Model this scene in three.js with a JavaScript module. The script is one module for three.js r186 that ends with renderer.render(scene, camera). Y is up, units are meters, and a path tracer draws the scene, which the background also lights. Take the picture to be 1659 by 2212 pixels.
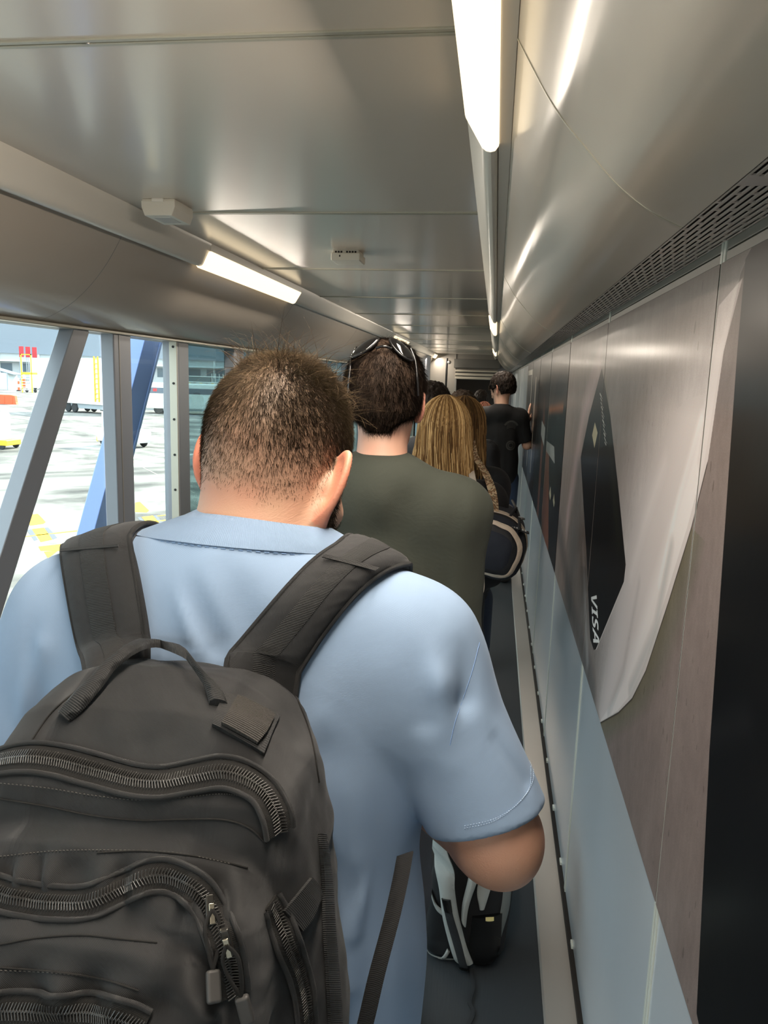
import * as THREE from 'three';
import { RoundedBoxGeometry } from 'three/addons/geometries/RoundedBoxGeometry.js';
import { mergeGeometries, mergeVertices, toCreasedNormals } from 'three/addons/utils/BufferGeometryUtils.js';
import { ImprovedNoise } from 'three/addons/math/ImprovedNoise.js';
import { Sky } from 'three/addons/objects/Sky.js';
import { RectAreaLightUniformsLib } from 'three/addons/lights/RectAreaLightUniformsLib.js';

// ---------------------------------------------------------------- camera, sky, sun, exposure
const scene = new THREE.Scene();
const V = (x, y, z) => new THREE.Vector3(x, y, z);
const EYE = V(0, 1.75, 0), FOCAL = 1650, IW = 1659, IH = 2212;
const camera = new THREE.PerspectiveCamera(2 * Math.atan(IH / 2 / FOCAL) * 180 / Math.PI, IW / IH, 0.05, 2000);
const camX = V(.989, -.055, .136), camQ = new THREE.Quaternion();
{ // orientation from the corridor's vanishing point and the direction of the verticals
  const fz = V(1072 - 829.5, -(825 - 1106), -FOCAL).normalize(), up = V(545 - 829.5, -(10360 - 1106), -FOCAL).normalize().negate();
  const Z = fz.clone().negate(), Y = up.addScaledVector(Z, -up.dot(Z)).normalize(), X = Y.clone().cross(Z);
  const m = new THREE.Matrix4().makeBasis(X, Y, Z).transpose();
  camQ.setFromRotationMatrix(m);
}
camera.position.copy(EYE); camera.quaternion.copy(camQ); camera.updateMatrixWorld();
const sun = new THREE.DirectionalLight(0xfff1dc, 15);
sun.position.set(32, 55, -80); sun.target.position.set(0, 0, -10);
sun.castShadow = true; sun.shadow.mapSize.set(2048, 2048);
Object.assign(sun.shadow.camera, { left: -120, right: 60, top: 90, bottom: -90, near: 1, far: 400 });
scene.add(sun, sun.target);
scene.background = new THREE.Color().setRGB(.80, .90, 1.0);
scene.backgroundIntensity = 4.8;
RectAreaLightUniformsLib.init();
const EXPOSURE = .96, LAMP = 82, GLOW = 1.8;

// ---------------------------------------------------------------- helpers
let seed = 7;
const rnd = () => { seed = (seed * 1664525 + 1013904223) >>> 0; return seed / 4294967296; };
const rr = (a, b) => a + (b - a) * rnd();
const PN = new ImprovedNoise(), noise = (x, y, z) => PN.noise(x, y, z);
const hyp = (a, b, c = 0) => Math.sqrt(a * a + b * b + c * c);
const clamp = (x, a, b) => x < a ? a : x > b ? b : x, mix = (a, b, t) => a + (b - a) * t;
const sstep = (a, b, x) => { const t = clamp((x - a) / (b - a), 0, 1); return t * t * (3 - 2 * t); };
const pxRay = (px, py) => V(px - IW / 2, -(py - IH / 2), -FOCAL).applyQuaternion(camQ).normalize();
const onAxis = (a) => (px, py, v) => { const d = pxRay(px, py); return EYE.clone().addScaledVector(d, (v - EYE[a]) / d[a]); };
const onX = onAxis('x'), onY = onAxis('y'), onZ = onAxis('z');   // measuring: where a sight line meets a wall, the ground or a cross-section
const used = {};
const numbered = (n) => { const k = used[n] = (used[n] ?? -1) + 1; return k ? n + '_' + String(k).padStart(3, '0') : n; };
const sh = (m) => { m.castShadow = m.receiveShadow = true; return m; };
function mesh(name, geo, mat, parent, label) {
  const m = sh(new THREE.Mesh(geo, mat)); m.name = parent ? name : numbered(name);
  if (label) m.userData.label = label;
  (parent || scene).add(m); return m;
}
function thing(name, label, category, pos = [0, 0, 0], group) {
  const g = new THREE.Group(); g.name = numbered(name); g.position.set(...pos); scene.add(g);
  g.userData = { label, category }; if (group) g.userData.group = group; return g;
}
function tag(o, label, category, group) { Object.assign(o.userData, { label, category }); if (group) o.userData.group = group; return o; }
function struct(name, label) { const g = new THREE.Group(); g.name = name; scene.add(g); g.userData = { kind: 'structure' }; if (label) g.userData.label = label; return g; }
const merge = (l) => mergeGeometries(l.map((g) => { const n = g.index ? g.toNonIndexed() : g; for (const k of Object.keys(n.attributes)) if (!['position', 'normal', 'uv'].includes(k)) n.deleteAttribute(k); return n; }));
const box = (x0, x1, y0, y1, z0, z1, r = 0) => {
  const w = Math.abs(x1 - x0), h = Math.abs(y1 - y0), d = Math.abs(z1 - z0);
  const g = r ? new RoundedBoxGeometry(w, h, d, 2, Math.min(r, w / 2.01, h / 2.01, d / 2.01)) : new THREE.BoxGeometry(w, h, d);
  return g.translate((x0 + x1) / 2, (y0 + y1) / 2, (z0 + z1) / 2);
};
// closed profile (x, y) drawn out along z, uv in metres
function prism(prof, z0, z1, crease = .5) {
  const n = prof.length, pos = [], uv = [], idx = [];
  let area = 0; for (let i = 0; i < n; i++) { const a = prof[i], b = prof[(i + 1) % n]; area += a[0] * b[1] - b[0] * a[1]; }
  const P = area < 0 ? [...prof].reverse() : prof;
  let u = 0;
  for (let i = 0; i < n; i++) {
    const a = P[i], b = P[(i + 1) % n], l = hyp(b[0] - a[0], b[1] - a[1]), k = pos.length / 3;
    pos.push(a[0], a[1], z0, b[0], b[1], z0, b[0], b[1], z1, a[0], a[1], z1);
    uv.push(u, z0, u + l, z0, u + l, z1, u, z1); u += l;
    if (z1 > z0) idx.push(k, k + 1, k + 2, k, k + 2, k + 3); else idx.push(k, k + 2, k + 1, k, k + 3, k + 2);
  }
  const tri = THREE.ShapeUtils.triangulateShape(P.map((p) => new THREE.Vector2(...p)), []);
  for (const [z, f] of [[Math.max(z0, z1), 0], [Math.min(z0, z1), 1]]) {
    const k = pos.length / 3; for (const p of P) { pos.push(p[0], p[1], z); uv.push(p[0], p[1]); }
    for (const t of tri) f ? idx.push(k + t[0], k + t[2], k + t[1]) : idx.push(k + t[0], k + t[1], k + t[2]);
  }
  const g = new THREE.BufferGeometry();
  g.setAttribute('position', new THREE.Float32BufferAttribute(pos, 3)); g.setAttribute('uv', new THREE.Float32BufferAttribute(uv, 2)); g.setIndex(idx);
  g.computeVertexNormals();
  return toCreasedNormals(g, crease);
}
const smooth = (pts, n, closed = false) => new THREE.CatmullRomCurve3(pts.map((p) => p.isVector3 ? p : V(p[0], p[1], p[2] || 0)), closed, 'centripetal').getPoints(n);
const tube = (pts, r, n = 24, rad = 6, closed = false) => new THREE.TubeGeometry(new THREE.CatmullRomCurve3(pts.map((p) => p.isVector3 ? p : V(...p)), closed, 'centripetal'), n, r, rad, closed);
// rectangular bar between two points; `wide` is the direction of its width
function bar(a, b, w, t, wide, r = 0) {
  const d = b.clone().sub(a), L = d.length(); d.normalize();
  const x = wide.clone().addScaledVector(d, -wide.dot(d)).normalize(), z = x.clone().cross(d);
  const g = r ? new RoundedBoxGeometry(w, L, t, 2, r) : new THREE.BoxGeometry(w, L, t);
  return g.applyMatrix4(new THREE.Matrix4().makeBasis(x, d, z).setPosition(a.clone().add(b).multiplyScalar(.5)));
}
const lin = (hex) => { const c = new THREE.Color(hex); return [c.r, c.g, c.b]; };
const std = (color, roughness = .6, more = {}) => new THREE.MeshStandardMaterial({ color, roughness, ...more });
const phy = (color, roughness, more = {}) => new THREE.MeshPhysicalMaterial({ color, roughness, ...more });
// repeating grey texture from a function of (u, v) in 0..1
function tex(n, f, rx = 1, ry = 1, srgb = false) {
  const d = new Uint8Array(n * n * 4);
  for (let y = 0; y < n; y++) for (let x = 0; x < n; x++) { const v = f(x / n, y / n), i = (y * n + x) * 4; for (let c = 0; c < 3; c++) d[i + c] = clamp((v.length ? v[c] : v) * 255, 0, 255); d[i + 3] = 255; }
  const t = new THREE.DataTexture(d, n, n); t.wrapS = t.wrapT = THREE.RepeatWrapping; t.magFilter = THREE.LinearFilter; t.minFilter = THREE.LinearMipmapLinearFilter; t.generateMipmaps = true; t.repeat.set(rx, ry); if (srgb) t.colorSpace = THREE.SRGBColorSpace; t.needsUpdate = true; return t;
}
const per = (u, v, f, s) => { // tileable noise
  const a = u * 2 * Math.PI, b = v * 2 * Math.PI, R = f / 6.283; return noise(Math.cos(a) * R + s, Math.sin(a) * R + Math.cos(b) * R * 1.31, Math.sin(b) * R - s * 1.7);
};

// ---------------------------------------------------------------- distance fields and their surface
const smin = (a, b, k) => { const h = k - Math.abs(a - b); return h > 0 ? Math.min(a, b) - h * h / (4 * k) : Math.min(a, b); };
const smax = (a, b, k) => -smin(-a, -b, k);
const cap = (x, y, z, a, b, ra, rb) => {
  const bx = b[0] - a[0], by = b[1] - a[1], bz = b[2] - a[2], px = x - a[0], py = y - a[1], pz = z - a[2];
  const t = clamp((px * bx + py * by + pz * bz) / (bx * bx + by * by + bz * bz), 0, 1);
  return hyp(px - bx * t, py - by * t, pz - bz * t) - ra - (rb - ra) * t;
};
const ell = (x, y, z, c, r) => {
  const px = x - c[0], py = y - c[1], pz = z - c[2], k0 = hyp(px / r[0], py / r[1], pz / r[2]);
  if (k0 < 1e-6) return -Math.min(r[0], r[1], r[2]);
  return k0 * (k0 - 1) / hyp(px / (r[0] * r[0]), py / (r[1] * r[1]), pz / (r[2] * r[2]));
};
// naive surface nets over a box; blocks far from the surface are skipped
function nets(f, lo, hi, h, o = {}) {
  const N = [0, 1, 2].map((i) => Math.ceil((hi[i] - lo[i]) / h) + 1), [nx, ny, nz] = N, F = new Float32Array(nx * ny * nz).fill(1), B = 8;
  for (let bz = 0; bz < nz; bz += B) for (let by = 0; by < ny; by += B) for (let bx = 0; bx < nx; bx += B) {
    const ex = Math.min(bx + B, nx), ey = Math.min(by + B, ny), ez = Math.min(bz + B, nz);
    const c = f(lo[0] + (bx + ex - 1) / 2 * h, lo[1] + (by + ey - 1) / 2 * h, lo[2] + (bz + ez - 1) / 2 * h);
    const far = Math.abs(c) > B * h * 1.25 + (o.slack || .015);
    for (let z = bz; z < ez; z++) for (let y = by; y < ey; y++) for (let x = bx; x < ex; x++) F[(z * ny + y) * nx + x] = far ? c : f(lo[0] + x * h, lo[1] + y * h, lo[2] + z * h);
  }
  const v = new Float64Array(8); const id = new Int32Array(nx * ny * nz).fill(-1), pos = [], idx = [];
  const at = (x, y, z) => (z * ny + y) * nx + x;
  for (let z = 0; z < nz - 1; z++) for (let y = 0; y < ny - 1; y++) for (let x = 0; x < nx - 1; x++) {
    let m = 0, sx = 0, sy = 0, sz = 0, k = 0; 
    for (let i = 0; i < 8; i++) { v[i] = F[at(x + (i & 1), y + (i >> 1 & 1), z + (i >> 2))]; if (v[i] < 0) m |= 1 << i; }
    if (m === 0 || m === 255) continue;
    for (let i = 0; i < 8; i++) for (const d of [1, 2, 4]) if (!(i & d)) {
      const j = i | d, a = v[i], b = v[j]; if ((a < 0) === (b < 0)) continue;
      const t = a / (a - b); sx += (i & 1) + (d === 1 ? t : 0); sy += (i >> 1 & 1) + (d === 2 ? t : 0); sz += (i >> 2) + (d === 4 ? t : 0); k++;
    }
    id[at(x, y, z)] = pos.length / 3;
    pos.push(lo[0] + (x + sx / k) * h, lo[1] + (y + sy / k) * h, lo[2] + (z + sz / k) * h);
  }
  for (let z = 0; z < nz - 1; z++) for (let y = 0; y < ny - 1; y++) for (let x = 0; x < nx - 1; x++) {
    const a = F[at(x, y, z)];
    for (let d = 0; d < 3; d++) {
      const b = d === 0 ? F[at(x + 1, y, z)] : d === 1 ? F[at(x, y + 1, z)] : F[at(x, y, z + 1)];
      if ((a < 0) === (b < 0)) continue;
      let q;
      if (d === 0) { if (!y || !z) continue; q = [id[at(x, y - 1, z - 1)], id[at(x, y, z - 1)], id[at(x, y, z)], id[at(x, y - 1, z)]]; }
      else if (d === 1) { if (!x || !z) continue; q = [id[at(x - 1, y, z - 1)], id[at(x - 1, y, z)], id[at(x, y, z)], id[at(x, y, z - 1)]]; }
      else { if (!x || !y) continue; q = [id[at(x - 1, y - 1, z)], id[at(x, y - 1, z)], id[at(x, y, z)], id[at(x - 1, y, z)]]; }
      if (Math.min(...q) < 0) continue;
      if (a < 0) idx.push(q[0], q[1], q[2], q[0], q[2], q[3]); else idx.push(q[0], q[2], q[1], q[0], q[3], q[2]);
    }
  }
  const n = pos.length / 3, nor = new Float32Array(n * 3), e = h * .6, col = o.col ? new Float32Array(n * 3) : null, uv = new Float32Array(n * 2);
  for (let i = 0; i < n; i++) {
    let x = pos[3 * i], y = pos[3 * i + 1], z = pos[3 * i + 2];
    let gx, gy, gz, l;
    for (let it = 0; it < 2; it++) {
      gx = f(x + e, y, z) - f(x - e, y, z); gy = f(x, y + e, z) - f(x, y - e, z); gz = f(x, y, z + e) - f(x, y, z - e); l = hyp(gx, gy, gz) || 1;
      if (it) break;
      const s = clamp(f(x, y, z) / (l / (2 * e)), -h * .4, h * .4) / l; x -= gx * s; y -= gy * s; z -= gz * s;
    }
    pos[3 * i] = x; pos[3 * i + 1] = y; pos[3 * i + 2] = z;
    nor[3 * i] = gx / l; nor[3 * i + 1] = gy / l; nor[3 * i + 2] = gz / l;
    if (col) { const c = o.col(x, y, z, gx / l, gy / l, gz / l); col[3 * i] = c[0]; col[3 * i + 1] = c[1]; col[3 * i + 2] = c[2]; }
    const w = o.uv ? o.uv(x, y, z, gx / l, gy / l, gz / l) : [x + .6 * z, y + .45 * z]; uv[2 * i] = w[0]; uv[2 * i + 1] = w[1];
  }
  const g = new THREE.BufferGeometry();
  g.setAttribute('position', new THREE.Float32BufferAttribute(pos, 3)); g.setAttribute('normal', new THREE.BufferAttribute(nor, 3)); g.setAttribute('uv', new THREE.BufferAttribute(uv, 2));
  if (col) g.setAttribute('color', new THREE.BufferAttribute(col, 3));
  g.setIndex(idx); return g;
}
function joinNets(list) { // several boxes of one field as one geometry
  let n = 0; const A = {}, idx = [];
  for (const g of list) { for (const k in g.attributes) (A[k] ??= []).push(...g.attributes[k].array); for (const i of g.index.array) idx.push(i + n); n += g.attributes.position.count; }
  const g = new THREE.BufferGeometry(); for (const k in A) g.setAttribute(k, new THREE.Float32BufferAttribute(A[k], k === 'uv' ? 2 : 3)); g.setIndex(idx); return g;
}
const shift = (g, p) => g.translate(-p[0], -p[1], -p[2]);
// first point of a field met by the sight line through (px, py)
function hit(f, px, py, t0 = .2, off = 0) {
  const d = pxRay(px, py), at = (t) => f(EYE.x + d.x * t, EYE.y + d.y * t, EYE.z + d.z * t) - off; let t = t0, best = 1e9, tb = t0, s = 1;
  for (let i = 0; i < 200; i++) { s = at(t); if (s < best) { best = s; tb = t; } if (s < 3e-4) break; t += Math.max(s * .6, 2e-4); if (t > 3.2) break; }
  const p = EYE.clone().addScaledVector(d, tb);
  if (best > 3e-4) for (let k = 0; k < 4; k++) p.addScaledVector(grad(f, p), -(f(p.x, p.y, p.z) - off)); // passes beside it: nearest point of the outline
  return p;
}
const grad = (f, p, e = .003) => V(f(p.x + e, p.y, p.z) - f(p.x - e, p.y, p.z), f(p.x, p.y + e, p.z) - f(p.x, p.y - e, p.z), f(p.x, p.y, p.z + e) - f(p.x, p.y, p.z - e)).normalize();
// thick band between two rows of points, raised along the normals
function band(L, R, nrm, t, across = 4, puff = 0) {
  const n = L.length, pos = [], uv = [], idx = [], W = across + 1; let len = 0;
  for (let i = 0; i < n; i++) {
    if (i) len += L[i].clone().add(R[i]).distanceTo(L[i - 1].clone().add(R[i - 1])) / 2;
    const w = L[i].distanceTo(R[i]);
    for (const top of [1, 0]) for (let j = 0; j <= across; j++) {
      const s = j / across, p = L[i].clone().lerp(R[i], s), e = 1 - Math.pow(Math.abs(2 * s - 1), 4);
      p.addScaledVector(nrm[i], top ? t * (.55 + .45 * e) + puff * e : -t * .5); pos.push(p.x, p.y, p.z); uv.push(s * w, len);
    }
  }
  const q = (a, b, c, d) => idx.push(a, b, c, a, c, d);
  for (let i = 0; i < n - 1; i++) {
    const a = i * 2 * W, b = a + 2 * W;
    for (let j = 0; j < across; j++) { q(a + j, a + j + 1, b + j + 1, b + j); q(a + W + j, b + W + j, b + W + j + 1, a + W + j + 1); }
    q(a, b, b + W, a + W); q(a + across, a + W + across, b + W + across, b + across);
  }
  const z = (n - 1) * 2 * W;
  for (let j = 0; j < across; j++) { q(j, W + j, W + j + 1, j + 1); q(z + j, z + j + 1, z + W + j + 1, z + W + j); }
  const g = new THREE.BufferGeometry(); g.setAttribute('position', new THREE.Float32BufferAttribute(pos, 3)); g.setAttribute('uv', new THREE.Float32BufferAttribute(uv, 2)); g.setIndex(idx);
  // outward winding
  const c = V(0, 0, 0).crossVectors(R[0].clone().sub(L[0]), L[1].clone().sub(L[0])); if (c.dot(nrm[0]) < 0) { const I = g.index.array; for (let i = 0; i < I.length; i += 3) { const s = I[i + 1]; I[i + 1] = I[i + 2]; I[i + 2] = s; } }
  g.computeVertexNormals(); return toCreasedNormals(g, 1.0);
}

// ---------------------------------------------------------------- materials of the setting
const XR = .33, XL = -1.67, YC = 2.3, mx = (x) => -1.34 - x;
const peel = tex(256, (u, v) => .5 + .35 * per(u, v, 5, 3.1) + .2 * per(u, v, 14, 9.2) + .05 * per(u, v, 60, 1.7), .9, .35);
const fine = tex(128, () => .35 + .3 * rnd(), 6, 6);
const M = {
  ceiling: phy(0xd4c9bb, .28, { ior: 1.75, clearcoat: .5, clearcoatRoughness: .13, bumpMap: peel, bumpScale: .0004 }),
  cove: phy(0xbcb2a5, .42, { specularIntensity: .35, clearcoat: .8, clearcoatRoughness: .16, bumpMap: peel, bumpScale: .0022 }),
  alu: std(0xb9b6a8, .38, { metalness: .35 }),
  rail: phy(0xe6e1d6, .34, { clearcoat: .4, clearcoatRoughness: .2 }),
  paint: phy(0x8d8b86, .4, { clearcoat: .3, clearcoatRoughness: .25 }),
  steel: std(0x8e9299, .45, { metalness: .1 }),
  blue: std(0x4a62a8, .45),
  panel: phy(0xb4bcc2, .33, { clearcoat: .6, clearcoatRoughness: .14, bumpMap: peel, bumpScale: .001 }),
  grille: std(0xcdc2bb, .5, { metalness: .1 }),
  dark: std(0x1c1815, .8), black: std(0x121212, .6),
  floor: std(0x2b3034, .86, { bumpMap: fine, bumpScale: .0012 }),
  kick: std(0xa9a6a1, .35, { metalness: .5 }),
  strip: phy(0xc2c8c0, .35, { clearcoat: .4 }),
  trim: std(0x75736d, .5), post: phy(0x80858d, .4, { clearcoat: .3, clearcoatRoughness: .25 }),
  white: std(0xdcd8cc, .5), outer: std(0x9a9a98, .6),
};
// ---------------------------------------------------------------- floor, ceiling, walls
const ZN = 4.2, ZF = -17;
{
  const f = struct('floor');
  mesh('slab', box(XL - .1, XR + .12, -.16, -.004, ZF - 4, ZN), M.dark, f);
  mesh('rubber_covering', box(XL, .235, -.004, 0, ZF - 4, ZN), M.floor, f);
  for (let k = 0; k < 3; k++) mesh('cover_joint', box(XL, .235, 0, .0012, -2.72 - 5 * k, -2.726 - 5 * k), M.black, f);
}
const joints = []; for (let k = -3; k < 12; k++) joints.push(-1.33 - 1.353 * k);
{
  const c = struct('ceiling');
  mesh('roof_deck', box(XL - .12, XR + .14, 2.325, 2.43, ZF, ZN), M.outer, c);
  for (let i = 0; i < joints.length - 1; i++) mesh('ceiling_panel', box(mx(-.085), -.085, YC, YC + .02, joints[i] - .006, joints[i + 1] + .006, .002), M.ceiling, c);
  for (const z of joints) {
    const p = (a, b, h) => box(mx(-.09), -.09, YC - h, YC + .012, z + a, z + b, .0015);
    mesh('joint_strip', merge([p(-.013, -.003, .004), p(-.003, .003, .001), p(.003, .013, .004)]), M.alu, c);
    mesh('screw', new THREE.CylinderGeometry(.0035, .003, .004, 10).translate(-.72, YC - .003, z), M.kick, c);
  }
}
// right and left coves: curved lacquered panels between joint strips
const coveArc = smooth([[-.0185, 2.30], [-.0185, 2.263], [.034, 2.164], [.066, 2.117], [.108, 2.07], [.15, 2.026], [.195, 1.992], [.243, 1.968]], 40).map((p) => [p.x, p.y]);
const coveArcL = smooth([[-1.3215, 2.30], [-1.3215, 2.25], [-1.374, 2.15], [-1.45, 2.055], [-1.53, 1.985], [-1.61, 1.94], [-1.668, 1.918]], 40).map((p) => [p.x, p.y]);
const thick = (arc, s, t = .008) => { // the arc and its parallel on the hidden side
  const off = arc.map((p, i) => { const a = arc[Math.max(0, i - 1)], b = arc[Math.min(arc.length - 1, i + 1)], l = hyp(b[0] - a[0], b[1] - a[1]); return [p[0] - s * (b[1] - a[1]) / l * t, p[1] + s * (b[0] - a[0]) / l * t]; });
  return [...arc, ...off.reverse()];
};
const coveZ = [3.54, 1.19, -1.156, -3.5, -5.85, -8.2, -10.55, -12.9, -15.25, ZF];
{
  const w = struct('trim_1', 'curved lacquered cove above the printed wall');
  for (let i = 0; i < coveZ.length - 1; i++) {
    mesh('cove_panel', prism(thick(coveArc, 1), coveZ[i] - .0025, coveZ[i + 1] + .0025), M.cove, w);
    mesh('cove_joint', prism(thick(coveArc.map(([x, y]) => [x - .0008, y - .0008]), 1, .006), coveZ[i] + .0025, coveZ[i] - .0025), M.alu, w);
  }
  const v = struct('trim_2', 'curved lacquered cove above the windows');
  for (let i = 0; i < coveZ.length - 1; i++) {
    const a = coveZ[i] - 1.5, b = coveZ[i + 1] - 1.5;
    mesh('cove_panel', prism(thick(coveArcL, -1), Math.min(a - .0015, ZN), Math.max(b + .0015, ZF)), M.cove, v);
    mesh('cove_joint', prism(thick(coveArcL.map(([x, y]) => [x + .0004, y - .0004]), -1, .006), a + .0015, a - .0015), M.paint, v);
  }
  mesh('lower_flange', box(-1.70, -1.655, 1.905, 1.918, ZF, ZN, .003), M.alu, v);
  mesh('outer_fascia', box(-1.80, -1.70, 1.905, 2.35, ZF, ZN), M.outer, v);
}
// light rails with their lamps
const railProf = [[-.092, 2.30], [-.089, 2.287], [-.058, 2.225], [-.051, 2.212], [-.044, 2.207], [-.036, 2.205], [-.029, 2.207], [-.0235, 2.214], [-.0205, 2.226], [-.0205, 2.30]];
const lampProf = [[-.090, 2.268], [-.088, 2.262], [-.060, 2.217], [-.053, 2.206], [-.045, 2.200], [-.036, 2.198], [-.027, 2.200], [-.0205, 2.209], [-.0185, 2.224], [-.0185, 2.268]];
const flip = (p) => p.map(([x, y]) => [mx(x), y]);
const lampMat = std(0xfff6e6, .4, { emissive: 0xffe6bd, emissiveIntensity: GLOW });
{
  const r = struct('trim_3', 'slim metal light rail beside the printed wall side cove'), l = struct('trim_4', 'slim metal light rail beside the window side cove');
  const lampsR = [[4.1, 2.55], [-.08, -1.63], [-6.28, -7.83], [-12.48, -14.03]], lampsL = [[3.02, 1.45], [-3.30, -4.87], [-9.5, -11.05], [-15.7, ZF + .05]];
  const where = { R: ['above the nearest printed wall panel', 'along the rail over the young man in black', 'along the rail before the far doorway'], L: ['beside the white sensor boxes, over the man in light blue', 'behind the sunglasses of the man in green', 'at the far end of the window side'] };
  for (const [s, g, prof, lp, lamps] of [['R', r, railProf, lampProf, lampsR], ['L', l, flip(railProf), flip(lampProf), lampsL]]) {
    let z = ZN;
    for (const [a0, b] of lamps) { const a = Math.min(a0, ZN); if (z > a) mesh('rail_cover', prism(prof, z, a), M.rail, g); z = b; }
    mesh('rail_cover', prism(prof, z, ZF), M.rail, g);
    mesh('rail_lip', box(s === 'R' ? -.0212 : mx(.003), s === 'R' ? .003 : mx(-.0212), 2.214, 2.3, ZN, ZF), M.rail, g);
    lamps.forEach(([a0, b], i) => {
      if (a0 > ZN) return;
      const a = a0, x = s === 'R' ? -.045 : mx(-.045);
      const t = thing('strip_light', i ? `glowing white strip light ${where[s][i - 1]}` : s === 'R' ? 'glowing strip light on the printed wall side, behind the camera' : 'glowing strip light on the window side, behind the camera', 'light', [x, 2.25, (a + b) / 2]);
      mesh('mount', prism((s === 'R' ? (q) => q : flip)([[-.092, 2.30], [-.088, 2.266], [-.0205, 2.266], [-.0205, 2.30]]), a - .004, b + .004).translate(-x, -2.25, -(a + b) / 2), M.rail, t);
      mesh('diffuser', prism(lp, a - .004, b + .004).translate(-x, -2.25, -(a + b) / 2), lampMat, t);
      for (const e of [a, b]) mesh('end_cap', prism(prof, e + .004, e - .004).translate(-x, -2.25, -(a + b) / 2), M.rail, t);
      const L = new THREE.RectAreaLight(0xfff1e0, LAMP, .07, Math.abs(a - b) - .02);
      L.position.set(s === 'R' ? -.045 : .045, -.058, 0); L.quaternion.setFromAxisAngle(V(0, 0, 1), s === 'R' ? -.47 : .47).multiply(new THREE.Quaternion().setFromAxisAngle(V(1, 0, 0), -Math.PI / 2)); t.add(L);
    });
  }
}
// perforated ventilation strip under the right cove
{
  const g = struct('trim_5', 'perforated ventilation strip along the top of the printed wall');
  mesh('dark_duct', box(.235, .36, 2.0, 2.02, ZF, ZN), M.dark, g);
  mesh('duct_back', box(.35, .36, 1.965, 2.02, ZF, ZN), M.dark, g);
  const x0 = .246, W = .084, rows = 9, bw = W / rows, edges = [3.46, 2.28, 1.1, -.08, -.905, -3.33, -5.6, -7.9, -10.2, -12.5, -14.8, ZF];
  for (let i = 0; i < edges.length - 1; i++) {
    const a = edges[i], b = edges[i + 1], L = a - b, s = new THREE.Shape([[0, 0], [W, 0], [W, L], [0, L]].map((p) => new THREE.Vector2(...p)));
    if (a < 1.2 && a > -8) {
      const sl = .083, gap = .006, off = i === 3 ? .06 : .02;
      for (let r = 0; r < rows; r++) for (let v = off - (r % 2 ? sl / 2 : 0); v < L - .02; v += sl) {
        const v0 = Math.max(v, off), v1 = Math.min(v + sl - gap, L - .02); if (v1 - v0 < .015) continue;
        const c = r * bw + bw * .2, d = (r + 1) * bw - bw * .2;
        s.holes.push(new THREE.Path([[c, v0], [d, v0], [d, v1], [c, v1]].map((p) => new THREE.Vector2(...p))));
      }
    }
    const geo = new THREE.ExtrudeGeometry(s, { depth: .002, bevelEnabled: false }); geo.rotateX(-Math.PI / 2); geo.translate(x0, 1.968, a);
    mesh('perforated_plate', geo, M.grille, g);
  }
}
// right wall: panels, seams, top trim, kick plate
const seamZ = [3.46, 2.28, 1.10, -.08, -1.26, -2.44, -3.62, -4.80, -5.98, -7.16, -8.34, -9.52, -10.7, -11.88, -13.06, -14.24, -15.42, ZF];
{
  const w = struct('wall_right'), w2 = struct('trim_6', 'seam strips, top trim and clips of the printed wall');
  mesh('backing', box(XR + .014, XR + .1, -.004, 2.34, ZF, ZN), M.outer, w);
  for (let i = 0; i < seamZ.length - 1; i++) {
    mesh('wall_panel', box(XR, XR + .013, .035, 1.936, seamZ[i] - .0135, seamZ[i + 1] + .0135, .002), M.panel, w);
    const z = seamZ[i + 1];
    mesh('seam_strip', merge([box(XR - .003, XR + .012, .035, 1.968, z - .0125, z - .0025, .001), box(XR - .003, XR + .012, .035, 1.968, z + .0025, z + .0125, .001), box(XR + .004, XR + .012, .035, 1.968, z - .003, z + .003)]), M.strip, w2);
    mesh('seam_gap', box(XR - .0005, XR + .004, .035, 1.968, z - .0022, z + .0022), M.dark, w2);
    mesh('top_trim', merge([box(XR - .001, XR + .012, 1.938, 1.952, seamZ[i] - .0135, z + .0135, .001), box(XR - .001, XR + .012, 1.954, 1.9675, seamZ[i] - .0135, z + .0135, .001)]), M.trim, w2);
    for (const dz of [.14, .5, .9]) mesh('panel_clip', box(XR - .006, XR + .002, .03, .044, seamZ[i] - dz, seamZ[i] - dz - .03, .002), M.strip, w2);
  }
  const b = struct('baseboard_right');
  mesh('kick_plate', prism([[.228, 0], [.228, .004], [.234, .008], [.318, .012], [.318, 0]], ZN, ZF), M.kick, b);
  mesh('shadow_gap', box(.318, .331, 0, .033, ZN, ZF), M.dark, b);
}

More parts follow.
